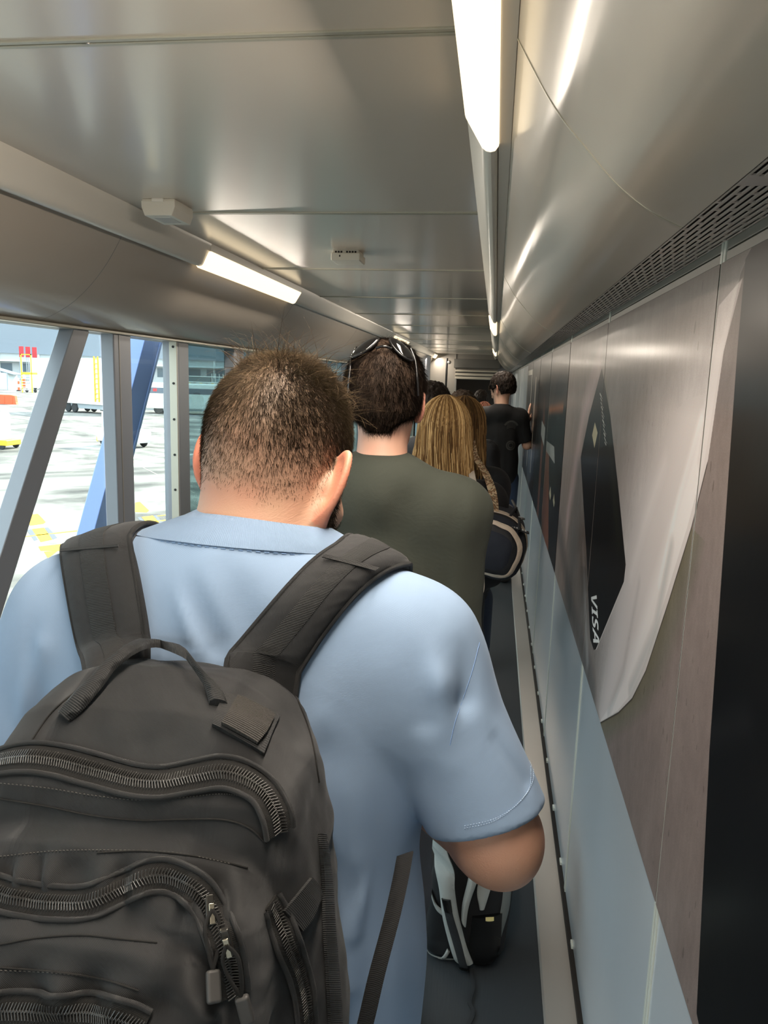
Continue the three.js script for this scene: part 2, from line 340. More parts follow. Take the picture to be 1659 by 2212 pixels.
// ---------------------------------------------------------------- left wall: posts, braces, panes, and the end of the tunnel
const YG = -2.6, G = (px, py) => onY(px, py, YG), WX = (px, py) => onX(px, py, XL);
const glassClear = phy(0xf4faf8, .02, { transmission: 1, thickness: 0, ior: 1.45, specularIntensity: .5 });
const glassTeal = phy(0xa9bcbb, .03, { transmission: 1, thickness: 0, ior: 1.45 });
{
  const w = struct('wall_left');
  mesh('low_wall', box(XL - .12, XL, 0, .52, ZF, ZN), M.paint, w);
  mesh('sill', box(XL - .12, XL + .02, .52, .545, ZF, ZN, .004), M.alu, w);
  const post = (za, zb, dx, mat = M.post) => {
    mesh('post', box(XL - dx, XL, .545, 1.93, za, zb, .006), mat, w);
    mesh('post_edge', box(XL - .004, XL + .002, .545, 1.93, za + (zb - za) * .28, za + (zb - za) * .33, .001), M.paint, w);
  };
  post(-3.222, -3.386, .062); post(1.9, 1.74, .07); post(.3, .14, .07); post(-1.45, -1.61, .07);
  // second post with its screwed aluminium cover
  const zB = -3.925;
  mesh('post', box(XL - .06, XL, .545, 1.93, zB, zB - .135, .004), std(0x6b7075, .45), w);
  mesh('cover_profile', box(XL - .085, XL - .001, .545, 1.93, zB + .012, zB, .003), M.steel, w);
  mesh('cover_profile', box(XL - .045, XL - .002, .545, 1.93, zB + .02, zB + .012, .003), M.alu, w);
  for (let y = 1.12; y < 1.9; y += .19) mesh('screw', new THREE.CylinderGeometry(.006, .007, .006, 10).rotateX(Math.PI / 2).translate(XL - .022, y, zB + .022), M.black, w);
  for (const z of [-4.80, -5.75, -6.7, -8.6, -9.7, -10.8, -11.9, -13, -14.1, -15.2]) post(z, z - .2, .07, M.steel);
  // leaning braces: the edge between their two faces is measured on the wall plane
  const brace = (a, b) => mesh('brace', bar(a, b, .105, .062, V(0, 0, 1), .004).translate(-.031, 0, 0), M.post, w);
  const t1 = WX(178, 709), b1 = WX(9, 1245), d1 = b1.clone().sub(t1); brace(t1.clone().addScaledVector(d1, -.02), t1.clone().addScaledVector(d1, 1.9));
  brace(V(XL, 1.92, -.25), V(XL, .55, -1.3)); brace(V(XL, .55, -5.7), V(XL, 1.92, -4.9));
  // panes
  const pane = (n, za, zb, mat) => { const g = struct('window_' + n); mesh('pane', box(XL - .068, XL - .062, .545, 1.91, za, zb), mat, g); };
  [[ZN, 1.9], [1.74, .3], [.14, -1.45], [-1.61, -3.222], [-3.386, -3.925]].forEach(([a, b], i) => pane(i + 1, a, b, glassClear));
  const zs = [-4.06, -4.80, -5.0, -5.75, -5.95, -6.7, -6.9, -8.6, -8.8, -9.7, -9.9, -10.8, -11, -11.9, -12.1, -13, -13.2, -14.1, -14.3, -15.2, -15.4, ZF];
  for (let i = 0; i < zs.length; i += 2) pane(6 + i / 2, zs[i], zs[i + 1], glassTeal);
}
{
  // outer blue brace of the bridge's lifting frame
  const X2 = -2.05, p = (x, y) => onX(x, y, X2), a = p(319, 727), b = p(226, 1080), d = b.clone().sub(a);
  const o = thing('steel_brace', 'leaning blue painted steel brace outside the glass behind the grey post', 'steel beam', [X2, -2.6, -2.6]);
  mesh('blue_beam', bar(a.clone().addScaledVector(d, -.15), a.clone().addScaledVector(d, 3.0), .2, .09, V(0, 0, 1), .004).translate(-X2, 2.6, 2.6), std(0x7389bd, .45), o);
  mesh('beam_flange', bar(a.clone().addScaledVector(d, -.15).add(V(-.05, 0, -.1)), a.clone().addScaledVector(d, 3.0).add(V(-.05, 0, -.1)), .025, .2, V(0, 0, 1), .003).translate(-X2, 2.6, 2.6), std(0x7f95c4, .5), o);
  mesh('foot_plate', box(-.25, .25, 0, .03, -1.5, 2.4), M.steel, o);
}
{ // far doorway, side column and the wall behind the camera
  const w = struct('wall_back'), zE = -16.4, d = M.paint;
  mesh('end_panel', box(XL - .1, -.86, 0, 2.32, zE, zE - .1), std(0x8a857d, .5), w);
  mesh('end_panel', box(.02, XR + .1, 0, 2.32, zE, zE - .1), std(0x74757a, .5), w);
  mesh('lintel', box(-.86, .02, 1.78, 2.32, zE - .02, zE - .12), std(0x77746d, .5), w);
  mesh('door_head', box(-.90, .06, 2.02, 2.2, zE + .03, zE, .004), std(0x5c5b56, .5), w);
  for (const [y, h] of [[1.86, .05], [1.94, .035], [1.79, .05]]) mesh('lintel_rib', box(-.86, .02, y, y + h, zE + .05, zE, .004), std(0xb7b0a0, .45), w);
  for (const x of [-.87, .0]) mesh('jamb', box(x, x + .04, 0, 1.8, zE + .04, zE - .12, .004), d, w);
  mesh('cabin_vestibule', box(-1.6, .8, -.1, 2.3, zE - 2.2, zE - 2.3), std(0x3c3a36, .8), w);
  mesh('vestibule_side', box(-1.7, -1.6, -.1, 2.3, zE - 2.3, zE), std(0x57544c, .8), w);
  mesh('vestibule_side', box(.8, .9, -.1, 2.3, zE - 2.3, zE), std(0x57544c, .8), w);
  mesh('vestibule_roof', box(-1.7, .9, 2.3, 2.4, zE - 2.3, zE), std(0x57544c, .8), w);
  const f = struct('wall_front', 'closing wall behind the camera');
  mesh('rear_panel', box(XL - .12, XR + .12, -.1, 2.4, ZN, ZN + .1), std(0xb5b2aa, .6), f);
  const c = thing('tube_column', 'tall shiny white cable tube standing at the far window side', 'column', [-1.42, 0, -15.2]);
  mesh('tube', new THREE.CylinderGeometry(.13, .13, 2.29, 28).translate(0, 1.145, 0), phy(0xc9ccd4, .22, { metalness: .3, clearcoat: .6 }), c);
  mesh('collar', new THREE.CylinderGeometry(.15, .15, .05, 28).translate(0, .03, 0), M.steel, c);
  mesh('top_collar', new THREE.CylinderGeometry(.145, .145, .03, 28).translate(0, 2.28, 0), M.steel, c);
  const k = thing('dark_post', 'slim black post with a small knob beside the far doorway', 'post', [-1.03, 0, -16.1]);
  mesh('shaft', new THREE.CylinderGeometry(.022, .022, 2.2, 12).translate(0, 1.1, 0), M.black, k);
  mesh('knob', new THREE.SphereGeometry(.04, 12, 10).translate(.05, 2.12, .03), M.kick, k);
}
{ // white boxes on the ceiling
  const a = thing('sensor_box', 'white wedge edged sensor box on the ceiling next to the long rail', 'sensor', [-1.115, 2.3, -2.55]);
  mesh('back_plate', box(-.055, .055, -.008, 0, -.075, .075, .002), M.white, a);
  const s = new THREE.Shape([[-.055, 0], [.055, 0], [.055, -.018], [.045, -.042], [-.045, -.042], [-.055, -.018]].map((p) => new THREE.Vector2(...p)));
  mesh('cover', new THREE.ExtrudeGeometry(s, { depth: .15, bevelEnabled: true, bevelSize: .002, bevelThickness: .003, bevelSegments: 2 }).translate(0, -.008, -.075), M.white, a);
  mesh('window', box(-.03, .03, -.0535, -.0515, -.04, .05, .0008), std(0xc5c6c4, .2), a);
  mesh('clip', box(-.02, .02, -.01, 0, .075, .082, .001), std(0xe6e3da, .5), a);
  const b = thing('detector_box', 'small white vented detector box on the ceiling above the heads', 'detector', [-.685, 2.3, -3.5]);
  mesh('housing', box(-.065, .065, -.045, -.012, -.07, .07, .005), M.white, b);
  mesh('base', box(-.058, .058, -.014, 0, -.062, .062, .002), M.white, b);
  for (let i = 0; i < 8; i++) if (i !== 3) mesh('vent_slot', box(-.048 + i * .0125, -.040 + i * .0125, -.012, -.004, .061, .0635), M.dark, b);
  mesh('indicator', box(-.028, -.022, -.03, -.022, .069, .0715, .001), M.black, b);
}

// ---------------------------------------------------------------- apron outside
{
  const g = struct('ground');
  const conc = tex(512, (u, v) => { const a = .44 + .22 * per(u, v, 6, 2.2) + .2 * per(u, v, 17, 5.5) + .08 * per(u, v, 70, 8.1); return [a * .98, a * .965, a * .93]; }, .045, .045, true);
  const pl = new THREE.PlaneGeometry(460, 460, 1, 1).rotateX(-Math.PI / 2).translate(-120, YG, -120); { const u = pl.attributes.uv; for (let i = 0; i < u.count; i++) u.setXY(i, u.getX(i) * 460, u.getY(i) * 460); }
  mesh('concrete_apron', pl, std(0xffffff, .9, { map: conc }), g);
  const yel = std(0xe8b521, .8), wht = std(0xe9e9e4, .8), red = std(0xc0787a, .8), patch = std(0x8f8a80, .95), blk = std(0x5b6068, .9);
  const quad = (name, pts, mat, h = .006) => { const P = pts.map(([x, y]) => G(x, y)), s = new THREE.Shape(P.map((p) => new THREE.Vector2(p.x, -p.z))); mesh(name, new THREE.ExtrudeGeometry(s, { depth: h, bevelEnabled: false }).rotateX(-Math.PI / 2).translate(0, YG, 0), mat, g); };
  const strip = (name, a, b, w, mat) => { const A = G(...a), B = G(...b); mesh(name, bar(A, B, w, .012, V(0, 0, 1)), mat, g); };
  strip('white_line', [-60, 1013], [470, 978], .18, wht); strip('red_line', [-60, 1024], [470, 985], .2, red);
  quad('yellow_mark', [[64, 1112], [82, 1110], [99, 1128], [94, 1132], [64, 1136]], yel); quad('yellow_mark', [[69, 1143], [95, 1140], [113, 1166], [88, 1171]], yel);
  strip('yellow_line', [40, 1161], [210, 1142], .09, yel); quad('yellow_mark', [[83, 1181], [138, 1175], [136, 1190], [88, 1190]], yel); quad('yellow_mark', [[95, 1192], [125, 1190], [104, 1206]], yel);
  quad('yellow_mark', [[292, 1086], [302, 1084], [322, 1103], [317, 1107], [292, 1106]], yel); quad('yellow_mark', [[306, 1117], [330, 1114], [350, 1136], [326, 1141]], yel);
  strip('yellow_line', [280, 1134], [370, 1122], .09, yel); strip('yellow_line', [340, 1115], [372, 1111], .09, yel);
  for (const p of [[[58, 1145], [68, 1143], [82, 1166], [74, 1169]], [[96, 1140], [104, 1139], [124, 1162], [114, 1166]], [[297, 1118], [304, 1117], [326, 1141], [318, 1142]], [[331, 1114], [338, 1113], [356, 1134], [350, 1136]]]) quad('dark_border', p, blk, .004);
  quad('worn_patch', [[150, 1040], [178, 1035], [183, 1042], [150, 1046]], patch, .003);
  strip('slab_joint', [295, 1003], [420, 1065], .05, patch); strip('slab_joint', [-60, 1045], [160, 1020], .04, patch);
}
const wheel = (x, y, z, r, w, ax = 'x') => { const g = mergeGeometries([new THREE.TorusGeometry(r - w * .3, w * .34, 8, 20), new THREE.CylinderGeometry(r * .62, r * .62, w * .55, 18).rotateX(Math.PI / 2)].map((q) => q.index ? q.toNonIndexed() : q)); if (ax === 'x') g.rotateY(Math.PI / 2); return g.translate(x, y, z); };
const gloss = phy(0xf2f2ee, .3, { clearcoat: .6 }), tyre = std(0x2b2d2f, .8), glassDark = std(0x2a3338, .15), cabBlue = std(0xa9c3d0, .3), yellowP = std(0xe9c02c, .5), orange = std(0xe8633a, .6), redP = std(0xb9383f, .6), whiteP = std(0xf0efe9, .5), greyP = std(0x9da4a8, .6);
const body = (pts, w, r = .03) => { const s = new THREE.Shape(pts.map((p) => new THREE.Vector2(...p))); return new THREE.ExtrudeGeometry(s, { depth: w - 2 * r, bevelEnabled: true, bevelSize: r, bevelThickness: r, bevelSegments: 3 }).translate(0, 0, -w / 2 + r); };
{ // baggage tractor
  const c = G(268, 964), t = thing('baggage_tractor', 'white airport baggage tractor with dark canopy parked on the sunlit apron', 'vehicle', [c.x, YG, c.z]);
  t.rotation.y = -.42;
  const low = body([[-1.45, .3], [1.4, .3], [1.5, .45], [1.5, .85], [1.3, 1.0], [.75, 1.02], [.35, .72], [-.5, .72], [-.75, 1.0], [-1.4, 1.0], [-1.52, .8]], 1.4);
  mesh('chassis', low, gloss, t);
  mesh('canopy', box(-1.2, .35, 2.0, 2.08, -.66, .66, .03), glassDark, t);
  for (const [x, z] of [[-1.12, .6], [-1.12, -.6], [.28, .6], [.28, -.6]]) mesh('canopy_post', bar(V(x, .9, z), V(x * .95, 2.02, z), .06, .06, V(1, 0, 0), .01), x < 0 ? gloss : glassDark, t);
  mesh('windscreen', box(-1.1, -1.07, 1.05, 1.95, -.55, .55), cabBlue, t);
  mesh('seat', merge([box(-.5, 0, .72, .85, -.45, .45, .03), box(-.05, .08, .8, 1.35, -.45, .45, .03)]), tyre, t);
  mesh('bumper', box(-1.6, -1.5, .22, .5, -.66, .66, .02), yellowP, t);
  for (const x of [-1.0, .95]) for (const z of [-.62, .62]) mesh('wheel', wheel(x, .32, z, .32, .22, 'z'), tyre, t);
  mesh('driver_vest', new THREE.CapsuleGeometry(.2, .35, 6, 12).translate(-.2, 1.15, .1), std(0xc9d860, .7), t);
  mesh('driver_head', new THREE.SphereGeometry(.13, 14, 12).translate(-.22, 1.62, .1), std(0x7a5745, .7), t);
}
{ // parked vehicles beyond
  const c = G(186, 893), t = thing('catering_truck', 'tall white truck parked behind the leaning brace', 'truck', [c.x, YG, c.z - 1.5]);
  t.rotation.y = -.45;
  mesh('box_body', box(-3.6, 3.2, .9, 5.4, -1.3, 1.3, .06), gloss, t); mesh('cab', body([[3.25, .5], [5.2, .5], [5.3, 1.5], [4.7, 2.7], [3.25, 2.75]], 2.4, .08), gloss, t);
  mesh('windscreen', box(4.85, 5.1, 1.6, 2.5, -1, 1, .04), glassDark, t); mesh('underframe', box(-3.5, 5, .45, .9, -1.1, 1.1, .03), greyP, t);
  for (const x of [-2.6, -1.5, 4.2]) for (const z of [-1.1, 1.1]) mesh('wheel', wheel(x, .5, z, .5, .35, 'z'), tyre, t);
  mesh('yellow_ladder', merge([box(2.2, 2.3, 1.2, 5.6, 1.34, 1.44), box(2.8, 2.9, 1.2, 5.6, 1.34, 1.44), ...[...Array(9)].map((_, i) => box(2.2, 2.9, 1.5 + i * .48, 1.58 + i * .48, 1.36, 1.42))]), yellowP, t);
  const e = G(352, 893), v = thing('apron_bus', 'white apron bus with a dark window band seen between the posts', 'bus', [e.x + 3, YG, e.z - 1]);
  v.rotation.y = .2;
  mesh('shell', box(-5, 5, .5, 3.2, -1.3, 1.3, .18), gloss, v); mesh('window_band', box(-4.7, 4.7, 2.1, 2.7, -1.32, 1.32, .03), std(0x55606e, .2), v);
  for (const x of [-3.4, 3.2]) for (const z of [-1.15, 1.15]) mesh('wheel', wheel(x, .5, z, .5, .35, 'z'), tyre, v);
  mesh('red_emblem', box(-3.9, -3.5, 2.3, 2.6, 1.31, 1.335, .01), redP, v); mesh('skirt', box(-4.9, 4.9, .35, .55, -1.2, 1.2, .03), greyP, v);
  const d = G(445, 835), l = thing('cargo_loader', 'grey and white cargo loader with yellow striped bumper seen through tinted glass', 'vehicle', [d.x, YG, d.z]);
  l.rotation.y = .1;
  mesh('deck', box(-6, 6, 1.1, 1.5, -1.5, 1.5, .05), whiteP, l); mesh('dark_side', box(-5.8, 1.8, 1.5, 3.0, -1.2, 1.3, .05), std(0x6a777a, .5), l); mesh('top_rail', box(-6, 6, 3.0, 3.25, -1.4, 1.4, .05), whiteP, l);
  for (let i = 0; i < 6; i++) mesh('stripe', box(-5.5 + i * 1.9, -4.6 + i * 1.9, .5, 1.1, 1.48, 1.54), i % 2 ? std(0x474a4b, .6) : yellowP, l);
  for (const x of [-4.5, 4.2]) for (const z of [-1.2, 1.2]) mesh('wheel', wheel(x, .5, z, .5, .35, 'z'), tyre, l);
  for (const x of [2.2, 3.4, 4.6, 5.8]) mesh('upright', box(x, x + .16, 1.4, 4.2, 1.2, 1.36), whiteP, l);
  mesh('cab', box(2.6, 5.4, 1.5, 2.7, -1.1, 1.0, .08), std(0x8ea0a4, .3), l);
}
{ // clutter at the left edge of the window
  const at = (px, py, n, label, cat, g) => { const p = G(px, py); return thing(n, label, cat, [p.x, YG, p.z], g); };
  let t = at(12, 873, 'water_barrier', 'orange plastic water filled barrier lying on the bright apron', 'barrier');
  mesh('shell', body([[-1.5, 0], [1.5, 0], [1.4, .25], [1.3, .95], [.8, 1.05], [-1.3, 1.05], [-1.4, .25]], .5, .06), orange, t); for (const x of [-1, 0, 1]) mesh('rib', box(x - .08, x + .08, .1, .95, .22, .29, .03), orange, t);
  t = at(41, 845, 'marker_post', 'orange and white striped marker post by the grey container', 'marker');
  mesh('base', new THREE.CylinderGeometry(.35, .45, .2, 18).translate(0, .1, 0), tyre, t);
  for (let i = 0; i < 4; i++) mesh('band', new THREE.CylinderGeometry(.2 - i * .012, .212 - i * .012, .55, 16).translate(0, .45 + i * .55, 0), i % 2 ? whiteP : orange, t);
  t = at(12, 842, 'freight_container', 'pale grey freight container with slanted dark tarpaulin top', 'container');
  mesh('shell', box(-3.4, 1.6, 0, 3.2, -1.5, 1.5, .06), std(0xc8d0d2, .5), t); mesh('tarpaulin', bar(V(-3.6, 4.4, 0), V(2.8, 2.9, 0), .16, 3.1, V(0, 1, 0), .03), std(0x77848c, .6), t);
  for (const x of [-3.3, 1.5]) mesh('corner_post', box(x - .08, x + .08, 0, 3.25, 1.42, 1.56, .02), greyP, t);
  t = at(60, 848, 'boarding_steps', 'yellow wheeled maintenance stand with railings on the far apron', 'stand');
  mesh('side_frame', merge([box(-1, -.85, 0, 6.6, 0, .15), box(.85, 1, 0, 6.6, 0, .15), box(-1, 1, 6.45, 6.6, 0, .15)]), yellowP, t); mesh('platform', box(-1, 1, 3.1, 3.5, -1.6, .2, .04), yellowP, t); for (let i = 0; i < 6; i++) mesh('step', box(-.85, .85, .4 + i * .48, .5 + i * .48, 0, .3, .02), whiteP, t);
  for (const x of [-.8, .8]) mesh('wheel', wheel(x, .3, -1, .3, .2, 'z'), tyre, t);
  t = at(98, 842, 'white_van', 'white high roofed van half hidden by the leaning brace', 'van');
  mesh('shell', body([[-2.6, .4], [2.4, .4], [2.6, 1.3], [1.9, 2.7], [-2.6, 2.8]], 2.1, .1), gloss, t); mesh('high_body', box(-2.5, 1.0, 2.7, 6.2, -1, 1, .06), gloss, t); for (const x of [-1.6, 1.6]) for (const z of [-.9, .9]) mesh('wheel', wheel(x, .38, z, .38, .25, 'z'), tyre, t); mesh('side_window', box(.9, 2.0, 1.5, 2.2, 1.03, 1.07, .02), glassDark, t);
  t = at(52, 838, 'bollard', 'short red bollard with white ball top near the barrier', 'bollard'); mesh('shaft', new THREE.CylinderGeometry(.32, .36, 2.0, 16).translate(0, 1, 0), orange, t); mesh('ball', new THREE.SphereGeometry(.5, 16, 12).translate(0, 2.3, 0), whiteP, t);
  for (let i = 0; i < 3; i++) { t = at(50 + 14 * i, 830, 'road_barrier', ['red barrier board left of two more under the far building', 'red barrier board in the middle of three under the far building', 'red barrier board nearest the leaning brace under the far building'][i], 'barrier', 'red barrier boards'); mesh('board', box(-.65, .65, 6.9, 9.6, 0, .12, .03), redP, t); mesh('leg', box(-.1, .1, 0, 6.9, 0, .1), greyP, t); mesh('leg', box(-.6, -.45, 0, 6.9, 0, .1), greyP, t); }
  t = at(-6, 968, 'utility_cart', 'white cart with yellow base at the left edge of the window', 'cart'); mesh('hood', box(-.6, .5, .35, 1.9, -.6, .6, .12), gloss, t); mesh('yellow_base', box(-.7, 1.0, .2, .5, -.65, .65, .05), yellowP, t); for (const x of [-.4, .7]) for (const z of [-.6, .6]) mesh('wheel', wheel(x, .2, z, .2, .14, 'z'), tyre, t);
}
{ // buildings closing the view
  const b = thing('terminal_building', 'long pale grey terminal building far behind the apron vehicles', 'building', [-150, YG, -262]);
  b.rotation.y = .62;
  mesh('wall', box(-190, 190, 0, 9, -8, 0), std(0xb9bcbc, .8), b); mesh('roof', box(-192, 192, 9, 22, -30, 1), std(0x848c96, .7), b); mesh('canopy', box(-190, 190, 6.2, 6.8, 0, 3), std(0xd8dcdc, .6), b);
  for (let i = 0; i < 40; i++) mesh('window', box(-188 + i * 9.4, -181 + i * 9.4, 2.2, 5.6, -.02, .08), std(0x50606a, .2), b);
  for (let i = 0; i < 30; i++) mesh('pier', box(-188 + i * 12.5, -187.4 + i * 12.5, 0, 9, 0, .5), std(0xe2e3e0, .6), b);
}

// ---------------------------------------------------------------- printed films on the right wall
// each film is a thin sheet on the panels, from Y .86 up; its print is drawn in wall coordinates (z towards the far end, y up)
{
  const Y0 = .86, Y1 = 1.936, SX = 820, WP = (px, py) => { const p = onX(px, py, XR); return [p.z, p.y]; };
  const film = (za, zb, label, draw, grain) => {
    const W = za - zb, H = Y1 - Y0, cw = Math.round(W * SX), ch = Math.round(H * SX), cv = document.createElement('canvas'); cv.width = cw; cv.height = ch;
    const c = cv.getContext('2d'), X = (z) => (za - z) * SX, Y = (y) => (Y1 - y) * SX;
    const T = {
      c, X, Y, cw, ch,
      poly(pts, fill) { c.beginPath(); pts.forEach(([z, y], i) => i ? c.lineTo(X(z), Y(y)) : c.moveTo(X(z), Y(y))); c.closePath(); c.fillStyle = fill; c.fill(); },
      line(pts, w, col) { c.beginPath(); pts.forEach(([z, y], i) => i ? c.lineTo(X(z), Y(y)) : c.moveTo(X(z), Y(y))); c.strokeStyle = col; c.lineWidth = w; c.lineCap = 'round'; c.lineJoin = 'round'; c.stroke(); },
      soft(pts, w, rgb, a, n = 10) { for (let i = 0; i < n; i++) T.line(pts, w * (1 - i / n), `rgba(${rgb},${a / n})`); },
    };
    draw(T);
    const im = c.getImageData(0, 0, cw, ch), d = im.data;
    for (let y = 0; y < ch; y++) for (let x = 0; x < cw; x++) {
      const i = (y * cw + x) * 4, l = (d[i] + d[i + 1] + d[i + 2]) / 765;
      if (l > .22 && l < .70) { const n = noise(x * .02, y * .009, 3) * 8 + noise(x * .09, y * .04, 9) * 6 + (rnd() - .5) * 12, s = noise(x * .11 + 40, y * .035, 5) > .62 - grain ? -26 : 0; for (let k = 0; k < 3; k++) d[i + k] = clamp(d[i + k] + n + s, 0, 255); }
      else for (let k = 0; k < 3; k++) d[i + k] = clamp(d[i + k] + (rnd() - .5) * 5, 0, 255);
    }
    c.putImageData(im, 0, 0);
    const t = new THREE.CanvasTexture(cv); t.colorSpace = THREE.SRGBColorSpace;
    const g = new THREE.BoxGeometry(.0012, H, W); g.translate(-.0038, 0, 0);
    const u = g.attributes.uv; // the face towards the room (-x) carries the print; +z end of the box is its left edge
    for (let i = 4; i < 8; i++) { const p = [g.attributes.position.getZ(i), g.attributes.position.getY(i)]; u.setXY(i, (W / 2 - p[0]) / W, (p[1] + H / 2) / H); }
    const m = mesh('printed_film', g, phy(0xffffff, .4, { map: t, specularIntensity: .2, clearcoat: .45, clearcoatRoughness: .18, bumpMap: peel, bumpScale: .0006 }));
    m.position.set(XR, (Y0 + Y1) / 2, (za + zb) / 2); tag(m, label, 'poster', 'printed advertising films on the wall panels');
    return m;
  };
  const stone = '#7c706c', pale = '#d5cac7', mid = '#b5a8a4', ink = '#141210';
  const P = (...l) => l.map(([x, y]) => WP(x, y));
  // shared picture of the three nearest films
  const big = (T) => {
    const { c } = T;
    c.fillStyle = stone; c.fillRect(0, 0, T.cw, T.ch);
    
    // pale cloth: a sheet that brightens towards the fold running from the upper right down to the lower tip
    const outer = P([1640, 520], [1612, 570], [1570, 760], [1535, 1000], [1500, 1140], [1450, 1300], [1400, 1450], [1370, 1510], [1340, 1540], [1300, 1562]);
    const far = P([1560, 560], [1500, 640], [1440, 700], [1390, 790], [1345, 900], [1310, 1050], [1296, 1200], [1288, 1330], [1282, 1440], [1285, 1520]);
    const near = P([1600, 600], [1570, 690], [1520, 850], [1468, 1000], [1420, 1130], [1385, 1240], [1360, 1330], [1340, 1420], [1322, 1490], [1305, 1545]);
    const lerp = (A, B, t) => A.map((p, i) => [mix(p[0], B[i][0], t), mix(p[1], B[i][1], t)]);
    const rgb = (a, b, t) => `rgb(${[0, 1, 2].map((k) => Math.round(mix(a[k], b[k], t)))})`;
    T.poly([...outer, ...P([1270, 1480], [1200, 1240], [1235, 780], [1262, 735], [1322, 715], [1400, 660], [1500, 600])], '#847a75');
    for (let k = 0; k <= 40; k++) { const t = k / 40; T.poly([...outer, ...lerp(far, near, t).reverse()], rgb([132, 122, 117], [200, 191, 189], sstep(0, 1, t))); }
    for (let k = 0; k <= 20; k++) { const t = k / 20, e = lerp(near, outer, .35 + .25 * t); T.poly([...lerp(near, outer, .9), ...e.reverse()], rgb([200, 191, 189], [220, 213, 212], t * .8)); }
    T.soft(P([1440, 1000], [1400, 1120], [1368, 1240]), 60, '232,226,224', .35);
    T.soft(P([1455, 1180], [1420, 1360], [1365, 1490]), 46, '128,116,120', .4, 16);
    T.soft(P([1385, 1260], [1350, 1450], [1318, 1540]), 40, '148,138,144', .45, 16);
    T.soft(P([1520, 900], [1470, 1080], [1430, 1260]), 30, '238,232,230', .5, 14);
    T.line(outer.slice(3), 3, '#3d3633');
    for (let k = 0; k < 14; k++) T.poly([...outer.slice(4), ...lerp(outer.slice(4), P([1540, 1180], [1500, 1340], [1450, 1480], [1410, 1545], [1370, 1580], [1320, 1620]), k / 14).reverse()], 'rgba(58,50,47,.035)');
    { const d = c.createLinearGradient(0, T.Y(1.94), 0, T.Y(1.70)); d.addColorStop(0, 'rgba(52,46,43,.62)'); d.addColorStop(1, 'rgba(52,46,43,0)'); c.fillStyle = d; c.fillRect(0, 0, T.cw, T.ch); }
    T.poly(P([1612, 600], [1570, 760], [1535, 1000], [1520, 1040], [1512, 1000], [1560, 660]), 'rgba(205,195,193,.55)');
    // left sheet and its folds
    T.soft(P([1296, 800], [1262, 900], [1228, 1120]), 170, '212,203,200', .6, 18);
    T.soft(P([1208, 1130], [1235, 1310], [1285, 1500]), 130, '66,58,56', .6, 18);
    T.soft(P([1262, 1180], [1272, 1430]), 60, '196,188,186', .5, 14);
    // card
    T.poly(P([1303, 795], [1322, 900], [1340, 1060], [1356, 1222], [1352, 1260], [1291, 1402], [1286, 1404], [1278, 1380], [1270, 1200], [1257, 988], [1275, 900]), ink);
    T.soft(P([1310, 830], [1340, 1180]), 60, '70,62,54', .3);
    T.line(P([1356, 1222], [1352, 1258], [1291, 1403]), 3, '#d9d0ca');
    T.poly(P([1288, 912], [1294, 935], [1287, 968], [1282, 940]), '#b3a98a');
    // light lettering near the card's upper end, too oblique to read: separate upright strokes
    for (let i = 0; i < 12; i++) { const y = 850 + i * 9.5, x = 1299 + i * .95; T.line(P([x, y], [x + 3.2, y + 7]), i % 3 ? 3 : 5, '#b9b5ad'); if (i % 2) T.line(P([x + 2, y - 2], [x + 5, y + 3]), 2, '#a7a39b'); }
    // VISA, reading down the card
    const q = (x, y) => { const [z, h] = WP(x, y); return [T.X(z), T.Y(h)]; }, a = q(1279.5, 1279), b = q(1285, 1388), e = q(1292.5, 1286);
    c.save(); c.font = 'bold 100px sans-serif'; const tw = c.measureText('VISA').width;
    c.transform((b[0] - a[0]) / tw, (b[1] - a[1]) / tw, -(e[0] - a[0]) / 73, -(e[1] - a[1]) / 73, a[0], a[1]); c.fillStyle = '#efece8'; c.fillText('VISA', 0, 0); c.restore();
    // near black part of the picture
    T.poly([...P([1618, 560], [1600, 760], [1583, 1000], [1540, 1620], [1512, 2190]), [-.9, .86], [-.3, .8], [0, .8], [0, 2.1], ...P([1640, 520])], '#0a0b0d');
    T.soft(P([1620, 1560], [1500, 1600]), 60, '190,90,100', .1);
  };
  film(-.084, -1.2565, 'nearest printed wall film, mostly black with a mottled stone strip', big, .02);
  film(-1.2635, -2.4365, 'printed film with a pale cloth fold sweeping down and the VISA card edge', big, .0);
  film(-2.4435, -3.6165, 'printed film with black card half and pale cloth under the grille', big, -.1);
  film(-3.636, -4.784, 'mostly black printed film with a brown upright stripe', (T) => {
    T.c.fillStyle = '#12110f'; T.c.fillRect(0, 0, T.cw, T.ch);
    T.poly(P([1200, 720], [1226, 715], [1190, 905], [1170, 905]), '#2a2522'); T.soft(P([1188, 885], [1218, 880]), 60, '190,110,60', .8);
    T.poly(P([1172, 960], [1188, 958], [1186, 1190], [1172, 1160]), '#6b432f'); T.poly(P([1180, 950], [1199, 965], [1200, 1002], [1182, 975]), '#858a88');
    for (const q of [[1190, 1065], [1198, 1080]]) T.poly(P([q[0] - 2, q[1]], [q[0] + 1, q[1] - 14], [q[0] + 2, q[1] + 6], [q[0], q[1] + 16]), '#a9a68e');
  }, -.5);
  film(-4.816, -5.964, 'dark printed film with a grey label panel beyond the brown stripe', (T) => {
    T.c.fillStyle = '#161412'; T.c.fillRect(0, 0, T.cw, T.ch); T.poly([[-5.1, .86], [-5.3, .86], [-5.3, 1.7], [-5.1, 1.5]], '#54362a'); T.poly([[-5.0, 1.35], [-5.4, 1.4], [-5.4, 1.5], [-5.0, 1.47]], '#8b8f8d');
  }, -.5);
